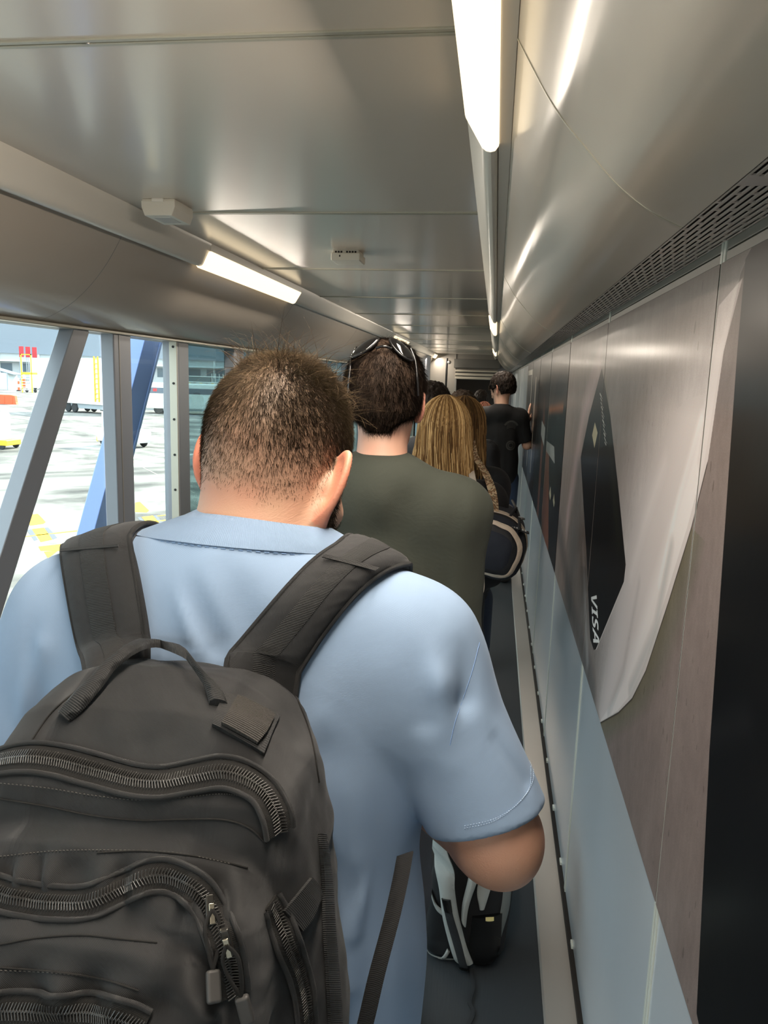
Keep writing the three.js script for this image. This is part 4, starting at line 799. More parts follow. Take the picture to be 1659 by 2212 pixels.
// ---------------------------------------------------------------- black backpack worn by the man in light blue
{
  const cx = -.298, poly = (P) => (px, py) => { // signed distance to a closed outline in the (z, y) plane
    let d = 1e9, s = 1;
    for (let i = 0, j = P.length - 1; i < P.length; j = i++) {
      const ex = P[j][0] - P[i][0], ey = P[j][1] - P[i][1], wx = px - P[i][0], wy = py - P[i][1], t = clamp((wx * ex + wy * ey) / (ex * ex + ey * ey), 0, 1), bx = wx - ex * t, by = wy - ey * t;
      d = Math.min(d, bx * bx + by * by);
      const c1 = py >= P[i][1], c2 = py < P[j][1], c3 = ex * wy > ey * wx; if ((c1 && c2 && c3) || (!c1 && !c2 && !c3)) s = -s;
    }
    return s * Math.sqrt(d);
  };
  const main = poly([[-.72, 1.0], [-.725, 1.425], [-.70, 1.455], [-.66, 1.462], [-.61, 1.445], [-.56, 1.395], [-.535, 1.30], [-.525, 1.0]]);
  const pockA = poly([[-.60, 1.34], [-.565, 1.372], [-.53, 1.362], [-.502, 1.325], [-.488, 1.2], [-.488, 1.01], [-.60, 1.01]]);
  const pockB = poly([[-.55, 1.30], [-.510, 1.328], [-.478, 1.316], [-.456, 1.27], [-.446, 1.2], [-.446, 1.02], [-.55, 1.02]]);
  const interp = (T, v) => { for (let i = 0; i < T.length - 1; i++) if (v >= T[i + 1][0]) { const t = clamp((v - T[i + 1][0]) / (T[i][0] - T[i + 1][0]), 0, 1); return mix(T[i + 1][1], T[i][1], t); } return T[T.length - 1][1]; };
  const wM = [[1.50, .082], [1.45, .112], [1.40, .138], [1.33, .153], [1.2, .163], [1.0, .168]], wA = [[1.38, .085], [1.36, .115], [1.32, .134], [1.25, .139], [1.0, .142]], wB = [[1.335, .05], [1.315, .088], [1.28, .108], [1.2, .116], [1.0, .12]];
  // puckers along the pocket seams and slack folds of the cloth
  const pleat = (x, y, z) => .006 * Math.sin((x + .3) * 170 + 3 * noise(x * 20, y * 20, 2)) * Math.exp(-(((y - 1.352 + (x + .29) * (x + .29) * 1.1) / .010) ** 2)) * sstep(-.56, -.50, z)
    + .007 * Math.sin((x + .3) * 120 + 4 * noise(x * 14, y * 12, 7)) * Math.exp(-(((y - 1.296 + (x + .29) * (x + .29) * 1.2) / .012) ** 2)) * sstep(-.50, -.46, z) + .005 * noise(x * 16, y * 18, z * 16) + .0015 * noise(x * 45, y * 45, z * 45);
  const raw = (x, y, z) => {
    const ax = Math.abs(x - cx);
    let d = smax(main(z, y), ax - interp(wM, y), .07) - .008;
    const a = smax(pockA(z, y), ax - interp(wA, y), .045) - .006, b = smax(pockB(z, y), ax - interp(wB, y), .04) - .006;
    d = smin(d, a, .006); d = smin(d, b, .006);
    // side pocket on the right
    d = smin(d, ell(x, y, z, [cx + .158, 1.12, -.63], [.03, .13, .075]), .012);
    return d;
  };
  const pack = (x, y, z) => { const d = raw(x, y, z); return d > .03 ? d : d - pleat(x, y, z); };
  const base = [cx, 1.0, -.62], bag = thing('backpack', 'worn black fabric backpack with coil zippers on the back of the man in light blue', 'backpack', base), off = V(...base).negate();
  const black = phy(0x1d1e20, .82, { bumpMap: twill, bumpScale: .0004, sheen: .35, sheenRoughness: .6, sheenColor: new THREE.Color(.5, .5, .5) });
  const web = phy(0x1a1b1c, .75, { bumpMap: webbing, bumpScale: .0006, sheen: .15, sheenRoughness: .5, sheenColor: new THREE.Color(.5, .5, .5) });
  const zipM = phy(0x2b2a29, .3, { clearcoat: .5, clearcoatRoughness: .2 }), tape = std(0x1d1c1b, .9, { bumpMap: twill, bumpScale: .0005 });
  mesh('pack_body', shift(nets(pack, [cx - .22, .97, -.76], [cx + .23, 1.50, -.41], .0042, { uv: (x, y, z) => [x - .9 * z * sstep(.07, .15, Math.abs(x - cx)) * Math.sign(x - cx), y - z * .8] }), base), black, bag);
  const put = (name, g, m, parent = bag) => mesh(name, g.translate(off.x, off.y, off.z), m, parent);
  const sp = M1.spline, lay = (f, l, n, o = .001) => sp(l, n).map(([x, y]) => hit(f, x, y, .2, o));
  const strip = (f, l, r, n, t, across = 4, o = .001, puff = 0) => { const L = lay(f, l, n, o), R = lay(f, r, n, o), N = L.map((p, i) => grad(f, p.clone().lerp(R[i], .5), .006)); return [band(L, R, N, t, across, puff), L, R, N]; };
  const even = (P, k = 6) => { for (; k--;) { const Q = P.map((p) => p.clone()); for (let i = 1; i < P.length - 1; i++) P[i].copy(Q[i - 1]).add(Q[i + 1]).multiplyScalar(.25).addScaledVector(Q[i], .5); } return P; };
  // coil zippers: tape, two rows of teeth
  const zipper = (name, l, n, w, f = pack, o = .001) => {
    const C = lay(f, l, n, o), N = even(C.map((p) => grad(f, p, .012)), 8).map((v) => v.normalize()), T = C.map((p, i) => C[Math.min(i + 1, n)].clone().sub(C[Math.max(i - 1, 0)]).normalize()), S = C.map((_, i) => V().crossVectors(T[i], N[i]).normalize());
    const z = put(name, band(C.map((p, i) => p.clone().addScaledVector(S[i], -w * 1.7)), C.map((p, i) => p.clone().addScaledVector(S[i], w * 1.7)), N, .0016, 4), tape);
    const g = []; let acc = 0, lastP = C[0];
    for (let i = 1; i <= n; i++) {
      const seg = C[i].distanceTo(C[i - 1]); let k = 0;
      while (acc + .0012 < seg) { acc += .0012; const p = C[i - 1].clone().lerp(C[i], acc / seg).addScaledVector(N[i], .0031), odd = (g.length % 2) ? 1 : -1;
        const c = new THREE.CapsuleGeometry(.00058, w * 1.05, 2, 5), d = S[i].clone().multiplyScalar(1).addScaledVector(T[i], odd * .3).normalize();
        c.applyQuaternion(new THREE.Quaternion().setFromUnitVectors(V(0, 1, 0), d)); c.translate(p.x + S[i].x * odd * w * .42, p.y + S[i].y * odd * w * .42, p.z + S[i].z * odd * w * .42); g.push(c); }
      acc -= seg;
    }
    const t = put('zipper_teeth', merge(g), zipM, z); t.userData.kind = 'stuff';
    // rolled edges on both sides
    for (const s of [-1, 1]) put('zipper_welt', new THREE.TubeGeometry(new THREE.CatmullRomCurve3(C.map((p, i) => p.clone().addScaledVector(S[i], s * w * 2.1).addScaledVector(N[i], .0014))), n, .0024, 6), black, z);
    return z;
  };
  zipper('main_zipper', [[-40, 1660], [0, 1645], [60, 1636], [130, 1644], [200, 1662], [290, 1686], [350, 1690], [420, 1677], [480, 1668], [530, 1682], [570, 1712], [597, 1762], [604, 1800]], 120, .0062);
  zipper('pocket_zipper', [[-40, 1915], [0, 1930], [80, 1947], [180, 1950], [260, 1920], [330, 1892], [380, 1896], [425, 1925], [450, 1958], [475, 2010], [495, 2075], [505, 2150]], 120, .0056);
  zipper('side_zipper', [[584, 1948], [603, 1990], [622, 2040], [642, 2095], [656, 2150], [662, 2212], [664, 2240]], 60, .005);
  zipper('lower_zipper', [[-40, 2180], [0, 2182], [100, 2184], [200, 2188], [260, 2200], [310, 2226]], 70, .006);
  // stitched seams
  const seam = (l, n = 50, r = .0009) => put('seam', new THREE.TubeGeometry(new THREE.CatmullRomCurve3(lay(pack, l, n, .0003)), n, r, 5), std(0x161514, .9), bag);
  seam([[0, 1726], [100, 1742], [200, 1762], [300, 1772], [400, 1770], [490, 1772], [540, 1790], [575, 1822]]); seam([[210, 1842], [300, 1838], [400, 1846], [480, 1860], [535, 1875]]); seam([[0, 2040], [80, 2026], [180, 2020], [260, 2028], [340, 2036]]); seam([[0, 2090], [120, 2100], [220, 2115], [300, 2140]]);
  seam([[60, 1612], [110, 1540], [180, 1480]], 24); seam([[640, 1500], [672, 1590], [690, 1690]], 24);
  const dashes = (l, n) => { const P = lay(pack, l, n * 2, .0006), g = []; for (let i = 0; i < n; i++) g.push(tube([P[2 * i], P[2 * i + 1]], .0005, 1, 4)); const m = put('stitching', merge(g), std(0x4a4845, .8), bag); m.userData.kind = 'stuff'; };
  dashes([[0, 1692], [100, 1702], [200, 1718], [300, 1728], [400, 1722], [480, 1715], [540, 1722]], 70); dashes([[0, 1850], [120, 1838], [240, 1836], [380, 1842], [500, 1866]], 60); dashes([[330, 1930], [370, 1924], [410, 1944]], 14); dashes([[0, 2096], [120, 2102], [220, 2116], [300, 2140]], 36);
  // padded shoulder straps over the shirt
  const shirt = M1.shirt, both = (x, y, z) => smin(shirt(x, y, z), pack(x, y, z) + .002, .02);
  const crawl = (p, n, steps, step) => { const q = p.clone(), out = []; for (let k = 0; k < steps; k++) { const g = grad(shirt, q, .006), t = V(0, -.15, -1); t.addScaledVector(g, -t.dot(g)).normalize(); q.addScaledVector(t, step); const d = shirt(q.x, q.y, q.z); q.addScaledVector(grad(shirt, q, .006), -(d - n)); out.push(q.clone()); } return out; };
  const strap = (l, r, n, wl, wr_) => {
    const L = even(lay(both, l, n, .004)), R = even(lay(both, r, n, .004)); for (const P of [L, R]) P[0].add(V(0, -.03, .004)), P[1].add(V(0, -.008, 0)); L.push(...crawl(L[n], .004, 16, .02)); R.push(...crawl(R[n], .004, 16, .02));
    const N = even(L.map((p, i) => grad(both, p.clone().lerp(R[i], .5), .02))).map((v) => v.normalize());
    const s = put('shoulder_strap', band(L, R, N, .011, 10, .004), black, bag);
    const A = [], B = []; L.forEach((p, i) => { const e = N[i].clone().multiplyScalar(.0145); A.push(p.clone().lerp(R[i], wl).add(e)); B.push(p.clone().lerp(R[i], wr_).add(e)); });
    put('strap_webbing', band(A, B, N, .0022, 4), web, s);
    for (const [P, Q, sg] of [[L, R, 1], [R, L, -1]]) put('strap_binding', new THREE.TubeGeometry(new THREE.CatmullRomCurve3(P.map((p, i) => p.clone().addScaledVector(N[i], .004))), 60, .0034, 6), web, s);
    const at = Math.round(n * .78); put('bar_tack', band([L[at].clone().lerp(R[at], .08).addScaledVector(N[at], .0165), L[at + 1].clone().lerp(R[at + 1], .08).addScaledVector(N[at], .0165)], [L[at].clone().lerp(R[at], .92).addScaledVector(N[at], .0165), L[at + 1].clone().lerp(R[at + 1], .92).addScaledVector(N[at], .0165)], [N[at], N[at + 1]], .001, 4), web, s);
    return s;
  };
  strap([[190, 1450], [172, 1380], [158, 1310], [147, 1250], [139, 1205], [137, 1178]], [[322, 1420], [316, 1350], [306, 1290], [296, 1235], [288, 1195], [282, 1168]], 30, .36, .70);
  strap([[478, 1440], [520, 1388], [575, 1320], [630, 1258], [680, 1210], [722, 1184]], [[632, 1478], [664, 1420], [706, 1355], [760, 1290], [815, 1245], [884, 1216]], 30, .30, .62);
  // haul handle, its stitched patch and the velcro tab
  const hl = [[128, 1540], [160, 1512], [200, 1482], [240, 1448], [285, 1422], [330, 1412], [375, 1426], [415, 1455], [440, 1490], [452, 1520]], hr = [[150, 1560], [190, 1530], [228, 1492], [262, 1456], [300, 1434], [335, 1424], [385, 1440], [440, 1474], [478, 1506], [492, 1528]];
  { const n = 40, rise = (i) => .001 + .013 * Math.sin(Math.PI * clamp(i / n, 0, 1)), a = lay(pack, hl, n, .001), b = lay(pack, hr, n, .001), N = a.map((p, i) => grad(pack, p.clone().lerp(b[i], .5), .006)); a.forEach((p, i) => { p.addScaledVector(N[i], rise(i)); b[i].addScaledVector(N[i], rise(i)); }); put('haul_handle', band(a, b, N, .004, 5, .002), web); }
  { const [g] = strip(pack, [[484, 1500], [465, 1540], [458, 1566]], [[604, 1546], [586, 1590], [570, 1630]], 12, .004, 8, .002); const t = put('webbing_patch', g, web); const [g2] = strip(pack, [[512, 1502], [494, 1535], [478, 1562]], [[594, 1545], [578, 1578], [556, 1606]], 10, .003, 6, .006); put('webbing_strip', g2, phy(0x34312e, .8, { bumpMap: webbing, bumpScale: .0016 }), t); }
  { const [g] = strip(pack, [[612, 1968], [640, 1935], [672, 1896]], [[652, 2012], [676, 1980], [694, 1930]], 12, .0025, 4, .002); put('compression_strap', g, web); }
  { const [g] = strip(pack, [[690, 1800], [698, 1900], [700, 2000], [706, 2100], [712, 2212]], [[702, 1802], [716, 1900], [722, 2000], [730, 2100], [738, 2212]], 24, .003, 4, .003); put('side_strap', g, web); }
  // zipper pulls: slider, cord loop, rubber toggle
  const pull = (sx, sy, tx, ty) => {
    const a = hit(pack, sx, sy, .2, .005), b = hit(pack, tx, ty, .2, .008), n = grad(pack, a, .006), down = b.clone().sub(a).normalize(), side = V().crossVectors(down, n).normalize();
    const g = put('zipper_pull', bar(a.clone().addScaledVector(down, -.006), a.clone().addScaledVector(down, .012), .007, .005, side, .0015), phy(0x4a4946, .3, { metalness: .7 }));
    put('puller_tab', bar(a.clone().addScaledVector(n, .005).addScaledVector(down, .001), a.clone().addScaledVector(n, .006).addScaledVector(down, .016), .0045, .002, side, .0008), phy(0xb9b4a4, .25, { metalness: .9 }), g);
    const q = (t, s, h) => a.clone().lerp(b, t).addScaledVector(side, s).addScaledVector(n, h);
    put('cord', tube([q(.12, .0, .006), q(.35, .0055, .006), q(.8, .003, .004), q(1, 0, .002)], .0016, 20), tape, g); put('cord', tube([q(.12, .0, .006), q(.35, -.0055, .006), q(.8, -.003, .004), q(1, 0, .002)], .0016, 20), tape, g);
    put('toggle', bar(b.clone().addScaledVector(n, .002), b.clone().addScaledVector(down, .022).addScaledVector(n, .002), .011, .0065, side, .0025), std(0x3b3a39, .55), g);
  };
  pull(452, 1950, 458, 2095); pull(488, 2022, 522, 2150);
  // loose lower strap hanging beside the shirt
  const ls = smooth([onZ(730, 2420, -.62), onZ(762, 2310, -.62), onZ(790, 2212, -.62), onZ(815, 2105, -.63), onZ(848, 1980, -.655), onZ(866, 1900, -.68), onZ(876, 1845, -.70)], 30);
  const LN = ls.map((p) => { const d = V(.35, .25, 1).normalize(); return d; });
  put('lower_strap', band(ls.map((p) => p.clone().add(V(-.0085, -.004, 0))), ls.map((p) => p.clone().add(V(.0075, .004, 0))), LN, .003, 3), phy(0x0d0e10, .8, { bumpMap: webbing, bumpScale: .0004 }));
}

// ---------------------------------------------------------------- the other passengers
// a standing figure in its own frame: feet at y 0, facing -z, 1.75 m before scaling
function figure(o) {
  const tY = o.trap ?? 1.435, s = o.s ?? 1, w = o.wide ?? 1, lg = o.stance ?? 1, H = headAt(o.headAt ?? [0, 1.615, -.02], o.hy ?? 0, o.hp ?? 0, o.hr ?? 0, o.head ?? 1);
  const dA = (k) => ({ e: [k * (.228), 1.115, .03], w: [k * .235, .875, -.06], d: [0, -1, -.2], n: [-k, 0, -.2], curl: .5 });
  const A = { R: { ...dA(1), ...o.R }, L: { ...dA(-1), ...o.L } }, sY = o.shoulder ?? 1.395, sh = { R: [.172 * w, sY, .005], L: [-.172 * w, sY, .005] };
  const torso = (x, y, z, g) => {
    let d = ell(x, y, z, [0, 1.255, .0], [.160 * w + g, .20 + g, .112 * w + g]);
    d = smin(d, ell(x, y, z, [0, 1.06, 0], [.138 * w + g, .22 + g, .105 * w + g]), .08);
    d = smin(d, ell(x, y, z, [0, .92, .01], [.160 * w + g, .14 + g, .12 * w + g]), .06);
    for (const k of ['R', 'L']) d = smin(d, cap(x, y, z, [0, tY, .03], sh[k], .048 + g, .056 + g), .06);
    return d;
  };
  const arms = (x, y, z, g) => { let d = 1; for (const k of ['R', 'L']) d = Math.min(d, smin(cap(x, y, z, sh[k], A[k].e, .050 + g, .041 + g), cap(x, y, z, A[k].e, A[k].w, .040 + g, .027 + g), .015)); return d; };
  const legs = (x, y, z, g) => { let d = 1; for (const q of [-1, 1]) d = Math.min(d, smin(cap(x, y, z, [q * .085 * lg, .88, 0], [q * .095 * lg, .49, -.015], .088 * w + g, .058 + g), cap(x, y, z, [q * .095 * lg, .49, -.015], [q * .1 * lg, .09, .02], .057 + g, .04 + g), .03)); return d; };
  const hands = {}; for (const [k, t] of [['R', 1], ['L', -1]]) hands[k] = boneField(handBones(A[k].w, A[k].d, A[k].n, t, A[k].curl), .02, .004);
  const handBox = (k) => { const W = V(...A[k].w).addScaledVector(V(...A[k].d).normalize(), .085); return [[W.x - .13, W.y - .13, W.z - .13], [W.x + .13, W.y + .13, W.z + .13]]; };
  const neck = (x, y, z, g) => cap(x, y, z, [0, 1.41, .03], [H.c[0], H.c[1] - .04, H.c[2] + .02], (o.neck ?? .057) + g, (o.neck ?? .057) - .004 + g);
  const skin = (x, y, z) => {
    let d = neck(x, y, z, 0); if (y > 1.42) d = smin(d, headField(...H.to(x, y, z), { flare: .55 }) * H.s, .03);
    d = smin(d, torso(x, y, z, -.01), .03); d = smin(d, arms(x, y, z, -.002), .02);
    for (const k of ['R', 'L']) { const W = A[k].w; if (Math.abs(x - W[0]) < .26 && Math.abs(y - W[1]) < .26 && Math.abs(z - W[2]) < .26) d = smin(d, hands[k](x, y, z), .012); }
    return y < 1.05 ? smin(d, legs(x, y, z, -.012), .03) : d;
  };
  const hem = o.hem ?? .84, long = o.sleeve === 'long';
  const shirt = (x, y, z) => {
    const loose = o.loose ?? .016; let d = torso(x, y, z, loose - .002), a = 1; const quiet = sstep(1.44, 1.38, y);
    d = smin(d, ell(x, y, z, [0, .98, .005], [.17 * w + loose, .3, .125 * w + loose]), .04);
    for (const k of ['R', 'L']) {
      const E = A[k].e, W = A[k].w; let q = cap(x, y, z, sh[k], E, .055 + loose, .046 + loose);
      if (long) { q = smin(q, cap(x, y, z, E, W, .046 + loose, .034 + loose), .03); const u = V(...W).sub(V(...E)).normalize(); q = smax(q, (x - W[0]) * u.x + (y - W[1]) * u.y + (z - W[2]) * u.z, .008); }
      else { const u = V(...E).sub(V(...sh[k])).normalize(); q = smax(q, (x - E[0]) * u.x + (y - E[1]) * u.y + (z - E[2]) * u.z + .035, .008); }
      a = Math.min(a, q);
    }
    d = smin(d, a, .035);
    d += quiet * (o.fold ?? 1) * (-.005 * noise(x * 20 + 3, y * 3.5, z * 14) - .003 * noise(x * 11, y * 9 + z * 6, 5)) - .002 * Math.sin(y * 34 + x * 20) * sstep(1.2, .95, y);
    return smax(d, hem - y, .01);
  };
  const trousers = (x, y, z) => smax(smin(legs(x, y, z, .014), smax(ell(x, y, z, [0, .92, .01], [.170 * w, .15, .13 * w]), y - 1.0, .01), .04), .06 - y, .01);
  const g = thing('person', o.label, 'person', o.pos); g.rotation.y = o.yaw ?? 0;
  const hS = (o.fine ?? .006), cS = (o.coarse ?? .013), tone = o.skin ?? [.52, .31, .21], hc = o.hairColor ?? [.04, .028, .02];
  const cov = o.cover || ((p) => sstep(-.03, .02, p[1] - sstep(.03, .085, -p[2]) * .09 - (Math.abs(p[0]) > .05 ? .02 : -.03)));
  const col = (x, y, z) => {
    const p = H.to(x, y, z), n = noise(x * 25, y * 25, z * 25); let c = mm(tone, [tone[0] * 1.02, tone[1] * .85, tone[2] * .85], clamp(.4 + n * .6, 0, 1));
    if (y > 1.42) { if (Math.abs(p[0]) > .079 && Math.abs(p[1]) < .045) c = mm(c, [.6, .19, .13], .5); else c = mm(c, hc, cov(p) * .9);
      if (p[2] < -.08 && Math.abs(p[0]) < .024 && Math.abs(p[1] + .067) < .012) c = [.42, .16, .13]; if (hyp(Math.abs(p[0]) - .031, p[1] - .003) < .007 && p[2] < -.094) c = [.03, .025, .02]; if (p[2] < -.08 && Math.abs(p[1] - .024) < .005 && Math.abs(Math.abs(p[0]) - .03) < .016) c = hc; }
    return c;
  };
  const hb = [[H.c[0] - .14, 1.415, H.c[2] - .17], [H.c[0] + .14, 1.80, H.c[2] + .15]], boxes = [hb, handBox('R'), handBox('L')];
  const rest = (x, y, z) => { let d = skin(x, y, z); for (const b of boxes) d = Math.max(d, -sdBox3(x, y, z, ...b)); return d; };
  const gHead = nets(skin, ...hb, hS, { col });
  const sc = (geo) => geo.scale(s, s, s);
  mesh('body', sc(joinNets([gHead, ...['R', 'L'].map((k) => nets(skin, ...handBox(k), Math.max(.0045, hS * .9), { col })), nets(rest, [-.62, .02, -.62], [.62, 1.45, .36], cS, { col })])), skinMat, g);
  const top = mesh('shirt', sc(nets(shirt, [-.55, hem - .02, -.5], [.55, 1.52, .3], o.cloth ?? cS * .75, {})), clothMat(o.color ?? 0x222222, knit, .0006), g);
  mesh('trousers', sc(nets(trousers, [-.3, .05, -.2], [.3, 1.02, .24], cS, {})), clothMat(o.trousers ?? 0x2b3246, twill, .0006), g);
  for (const q of [-1, 1]) mesh('shoe', sc(nets((x, y, z) => smax(smin(cap(x, y, z, [q * .103 * lg, .045, .03], [q * .115 * lg, .033, -.14], .047, .042), cap(x, y, z, [q * .1 * lg, .06, .02], [q * .1 * lg, .1, .02], .046, .042), .03), -y, .008), [q * .11 * lg - .075, -.01, -.2], [q * .11 * lg + .075, .16, .1], .009)), std(o.shoes ?? 0x2a2826, .6), g);
  return { g, H, skin, shirt, gHead, s, sc, top, col };
}
const hairCap = (H, t, keep, rough) => (x, y, z) => { // hair as a shell over the skull
  const p = H.to(x, y, z); let d = ell(...p, [0, .038, .014], [.0755 + t, .094 + t, .099 + t]); d = smin(d, ell(...p, [0, -.01, .055], [.060 + t * .5, .06, .045 + t * .5]), .03);
  d += -rough * noise(p[0] * 55, p[1] * 30, p[2] * 55) - rough * .6 * noise(p[0] * 130, p[1] * 60, p[2] * 130); return smax(d, keep(...p), .004) * H.s;
};
const shade = (c, a = .35) => { const k = 1 + (rnd() - .5) * 2 * a; return [c[0] * k, c[1] * k, c[2] * k]; };
function shortHair(F, o) { // shell and strands
  const { H, g, sc } = F, c = H.c, f = hairCap(H, o.t, o.keep, o.rough ?? .004), dark = o.color;
  const geo = nets(f, [c[0] - .13, c[1] - .15, c[2] - .16], [c[0] + .13, c[1] + .19, c[2] + .16], o.cell ?? .0045, { col: (x, y, z) => mm(dark, [dark[0] * 1.8, dark[1] * 1.7, dark[2] * 1.6], clamp(.3 + noise(x * 60, y * 20, z * 60), 0, 1)) });
  const st = o.n ? strands(geo, o.n, (p, n, test) => { if (test) return true; const t = V(0, -1, .15).addScaledVector(n, 0); t.addScaledVector(n, -t.dot(n)).normalize().addScaledVector(n, .28).add(V(rr(-.5, .5), rr(-.3, .3), rr(-.5, .5))).normalize(); return [rr(.010, .022), t, shade([dark[0] * 1.5, dark[1] * 1.45, dark[2] * 1.4], .6)]; }, o.rad ?? .0004, 3) : null;
  const m = mesh('hair', sc(geo), hairMat, g); if (st) { const q = mesh('hair_strands', sc(st), hairMat, m); q.userData.kind = 'stuff'; } return m;
}
function longHair(F, o) { // locks from the crown down the back, over a filled core
  const { H, g, sc } = F, c = H.c, bot = o.bottom, W = o.w, C = o.color;
  const core = (x, y, z) => { const p = H.to(x, y, z); let d = smax(ell(...p, [0, .038, .014], [.088, .106, .110]), -p[2] - .062 + (p[1] > .06 ? -.06 : 0), .01); d = smin(d, ell(x, y, z, [c[0], (c[1] + bot) / 2 + .02, c[2] + .075], [W * .92, (c[1] - bot) / 2 + .03, .05]), .05); return d - .004 * Math.sin(x * 150 + 3 * noise(x * 20, y * 4, 1)) - .002 * noise(x * 80, y * 8, z * 80); };
  const m = mesh('hair', sc(nets(core, [c[0] - .16, bot - .03, c[2] - .14], [c[0] + .16, c[1] + .17, c[2] + .19], .006, { col: (x, y, z) => mm(mm(C[0], C[1], clamp(.5 + noise(x * 60, y * 3, 4) * 1.2, 0, 1)), C[2], clamp(noise(x * 90, y * 4, 9) * 1.6 - .2, 0, 1)) })), hairMat, g);
  const L = [];
  for (let i = 0; i < o.n; i++) {
    const a = rr(-1, 1), th = a * 1.75, r0 = rr(.99, 1.06), pts = [], wave = rr(-.006, .006), end = bot + rr(-.02, .06) + Math.abs(a) * (o.side ?? .02), ph = rr(0, 6);
    for (let j = 0; j <= 5; j++) { const e = j / 5 * 1.35, sx = Math.sin(th), cz = Math.cos(th); pts.push(V(c[0] + .092 * r0 * sx * Math.sin(e), c[1] + .036 + .112 * r0 * Math.cos(e), c[2] + .014 + .114 * r0 * cz * Math.sin(e))); }
    const xe = c[0] + W * Math.sin(th) * rr(.92, 1.04), ze = c[2] + .075 + .052 * Math.cos(th) * r0;
    for (let j = 1; j <= 5; j++) { const t = j / 5, y = mix(pts[5].y, end, t), q = sstep(0, .7, t); pts.push(V(mix(pts[5].x, xe, q) + wave * Math.sin(t * 7 + ph), y, mix(pts[5].z, ze, q) + wave * Math.cos(t * 6 + ph))); }
    const t = new THREE.TubeGeometry(new THREE.CatmullRomCurve3(pts), 16, rr(o.r0 ?? .0016, o.r1 ?? .0042), 4), k = rnd(), cc = shade(k < .4 ? C[0] : k < .75 ? C[1] : C[2], .25), n = t.attributes.position.count, col = new Float32Array(n * 3);
    for (let v = 0; v < n; v++) { const f = 1 - .35 * (v / n); col[3 * v] = cc[0] * f; col[3 * v + 1] = cc[1] * f; col[3 * v + 2] = cc[2] * f; } t.setAttribute('color', new THREE.BufferAttribute(col, 3)); t.deleteAttribute('uv'); L.push(t);
  }
  const q = mesh('hair_strands', sc(joinStr(L)), hairMat, m); q.userData.kind = 'stuff'; return m;
}
const neckline = (low) => (x, y, z) => Math.max(-(y + low - Math.max(0, -z + .01) * .9), (-z - .075) + (y < .06 ? .02 : -.05));

// man in the dark green top with sunglasses on his head
{
  const F = figure({ pos: [-.238, 0, -1.66], s: 1.082, wide: .86, shoulder: 1.352, headAt: [0, 1.566, -.02], head: .87, label: 'man in a dark green long sleeved top, back turned, dark hair, sunglasses on his head', fine: .0038, coarse: .011, cloth: .0062, color: 0x343830, trousers: 0x33343a, sleeve: 'long', hy: -.04, hp: .02, hr: 0, skin: [.60, .36, .26], hairColor: [.05, .034, .024], neck: .053, loose: .017, stance: .64, trap: 1.394, fold: 1.8, R: { e: [.145, 1.10, .03], w: [.145, .88, -.04] }, L: { e: [-.150, 1.10, .03], w: [-.15, .88, -.04] }, cover: () => 0 });
  shortHair(F, { t: .016, color: [.042, .028, .020], n: 26000, rad: .00028, rough: .0022, cell: .0036, keep: (x, y, z) => Math.max(-(y + .045 + .038 * Math.exp(-((x / .03) ** 2)) - Math.abs(x) * .25), Math.abs(x) > .066 ? -(y - .012 - (z < .02 ? .02 : -.035 * sstep(.02, .05, z))) : -1, -z - .085 + (y < .05 ? .05 : 0)) });
  F.top.userData.label = 'dark green long sleeved top';
  const cap0 = hairCap(F.H, .017, () => -1, 0), hw = (x, y, z) => cap0((x + .238) / F.s, y / F.s, (z + 1.66) / F.s) * F.s, pos = [-.238, 1.8, -1.68];
  const t = thing('sunglasses', 'black sunglasses pushed up on the dark hair of the man in green', 'sunglasses', pos), lens = phy(0x0c0b0c, .06, { clearcoat: 1 }), fr = phy(0x121112, .25, { clearcoat: .6 }), rel = (p) => p.clone().sub(V(...pos));
  const on = (x, y, o) => { const p = hit(hw, x, y, 1.2, o), n = grad(hw, p, .01); return [p, n]; };
  for (const [x, y, s] of [[789, 751, -1], [867, 755, 1]]) {
    const [p, n] = on(x, y, .006), up = V(s * .25, 0, -1).addScaledVector(n, -V(s * .25, 0, -1).dot(n)).normalize(), X = up.clone().cross(n), m = new THREE.Matrix4().makeBasis(X, up, n).setPosition(rel(p));
    mesh('lens', new THREE.SphereGeometry(.033, 22, 14).scale(1, .50, .28).applyMatrix4(m), lens, t); mesh('rim', new THREE.TorusGeometry(.032, .003, 8, 30).scale(1, .52, 1).applyMatrix4(m), fr, t);
    const T = [[x + s * 20, y - 2, .008], [x + s * 30, y + 25, .006], [x + s * 34, y + 60, .004], [x + s * 36, y + 100, .004]].map(([a, b, o]) => rel(on(a, b, o)[0])); mesh('temple', tube(T, .0027, 20), fr, t);
  }
  mesh('bridge', tube([rel(on(812, 752, .008)[0]), rel(on(828, 748, .012)[0]), rel(on(846, 753, .008)[0])], .003, 10), fr, t);
}
{ // woman with long blonde hair
  const F = figure({ pos: [-.165, 0, -2.62], s: .962, wide: .93, label: 'woman in black with long straight blonde hair down her back', color: 0x17171a, trousers: 0x22242c, sleeve: 'long', R: { e: [.175, 1.14, -.04], w: [.10, 1.07, -.24], d: [-.3, .1, -1], n: [-1, 0, 0] }, skin: [.56, .35, .25], hairColor: [.25, .15, .07], cover: (p) => p[2] > -.05 || p[1] > .06 ? 1 : 0, fine: .006 });
  longHair(F, { bottom: 1.36, w: .105, n: 1300, r0: .0008, r1: .0021, color: [[.17, .092, .036], [.42, .255, .105], [.68, .46, .22]] });
}
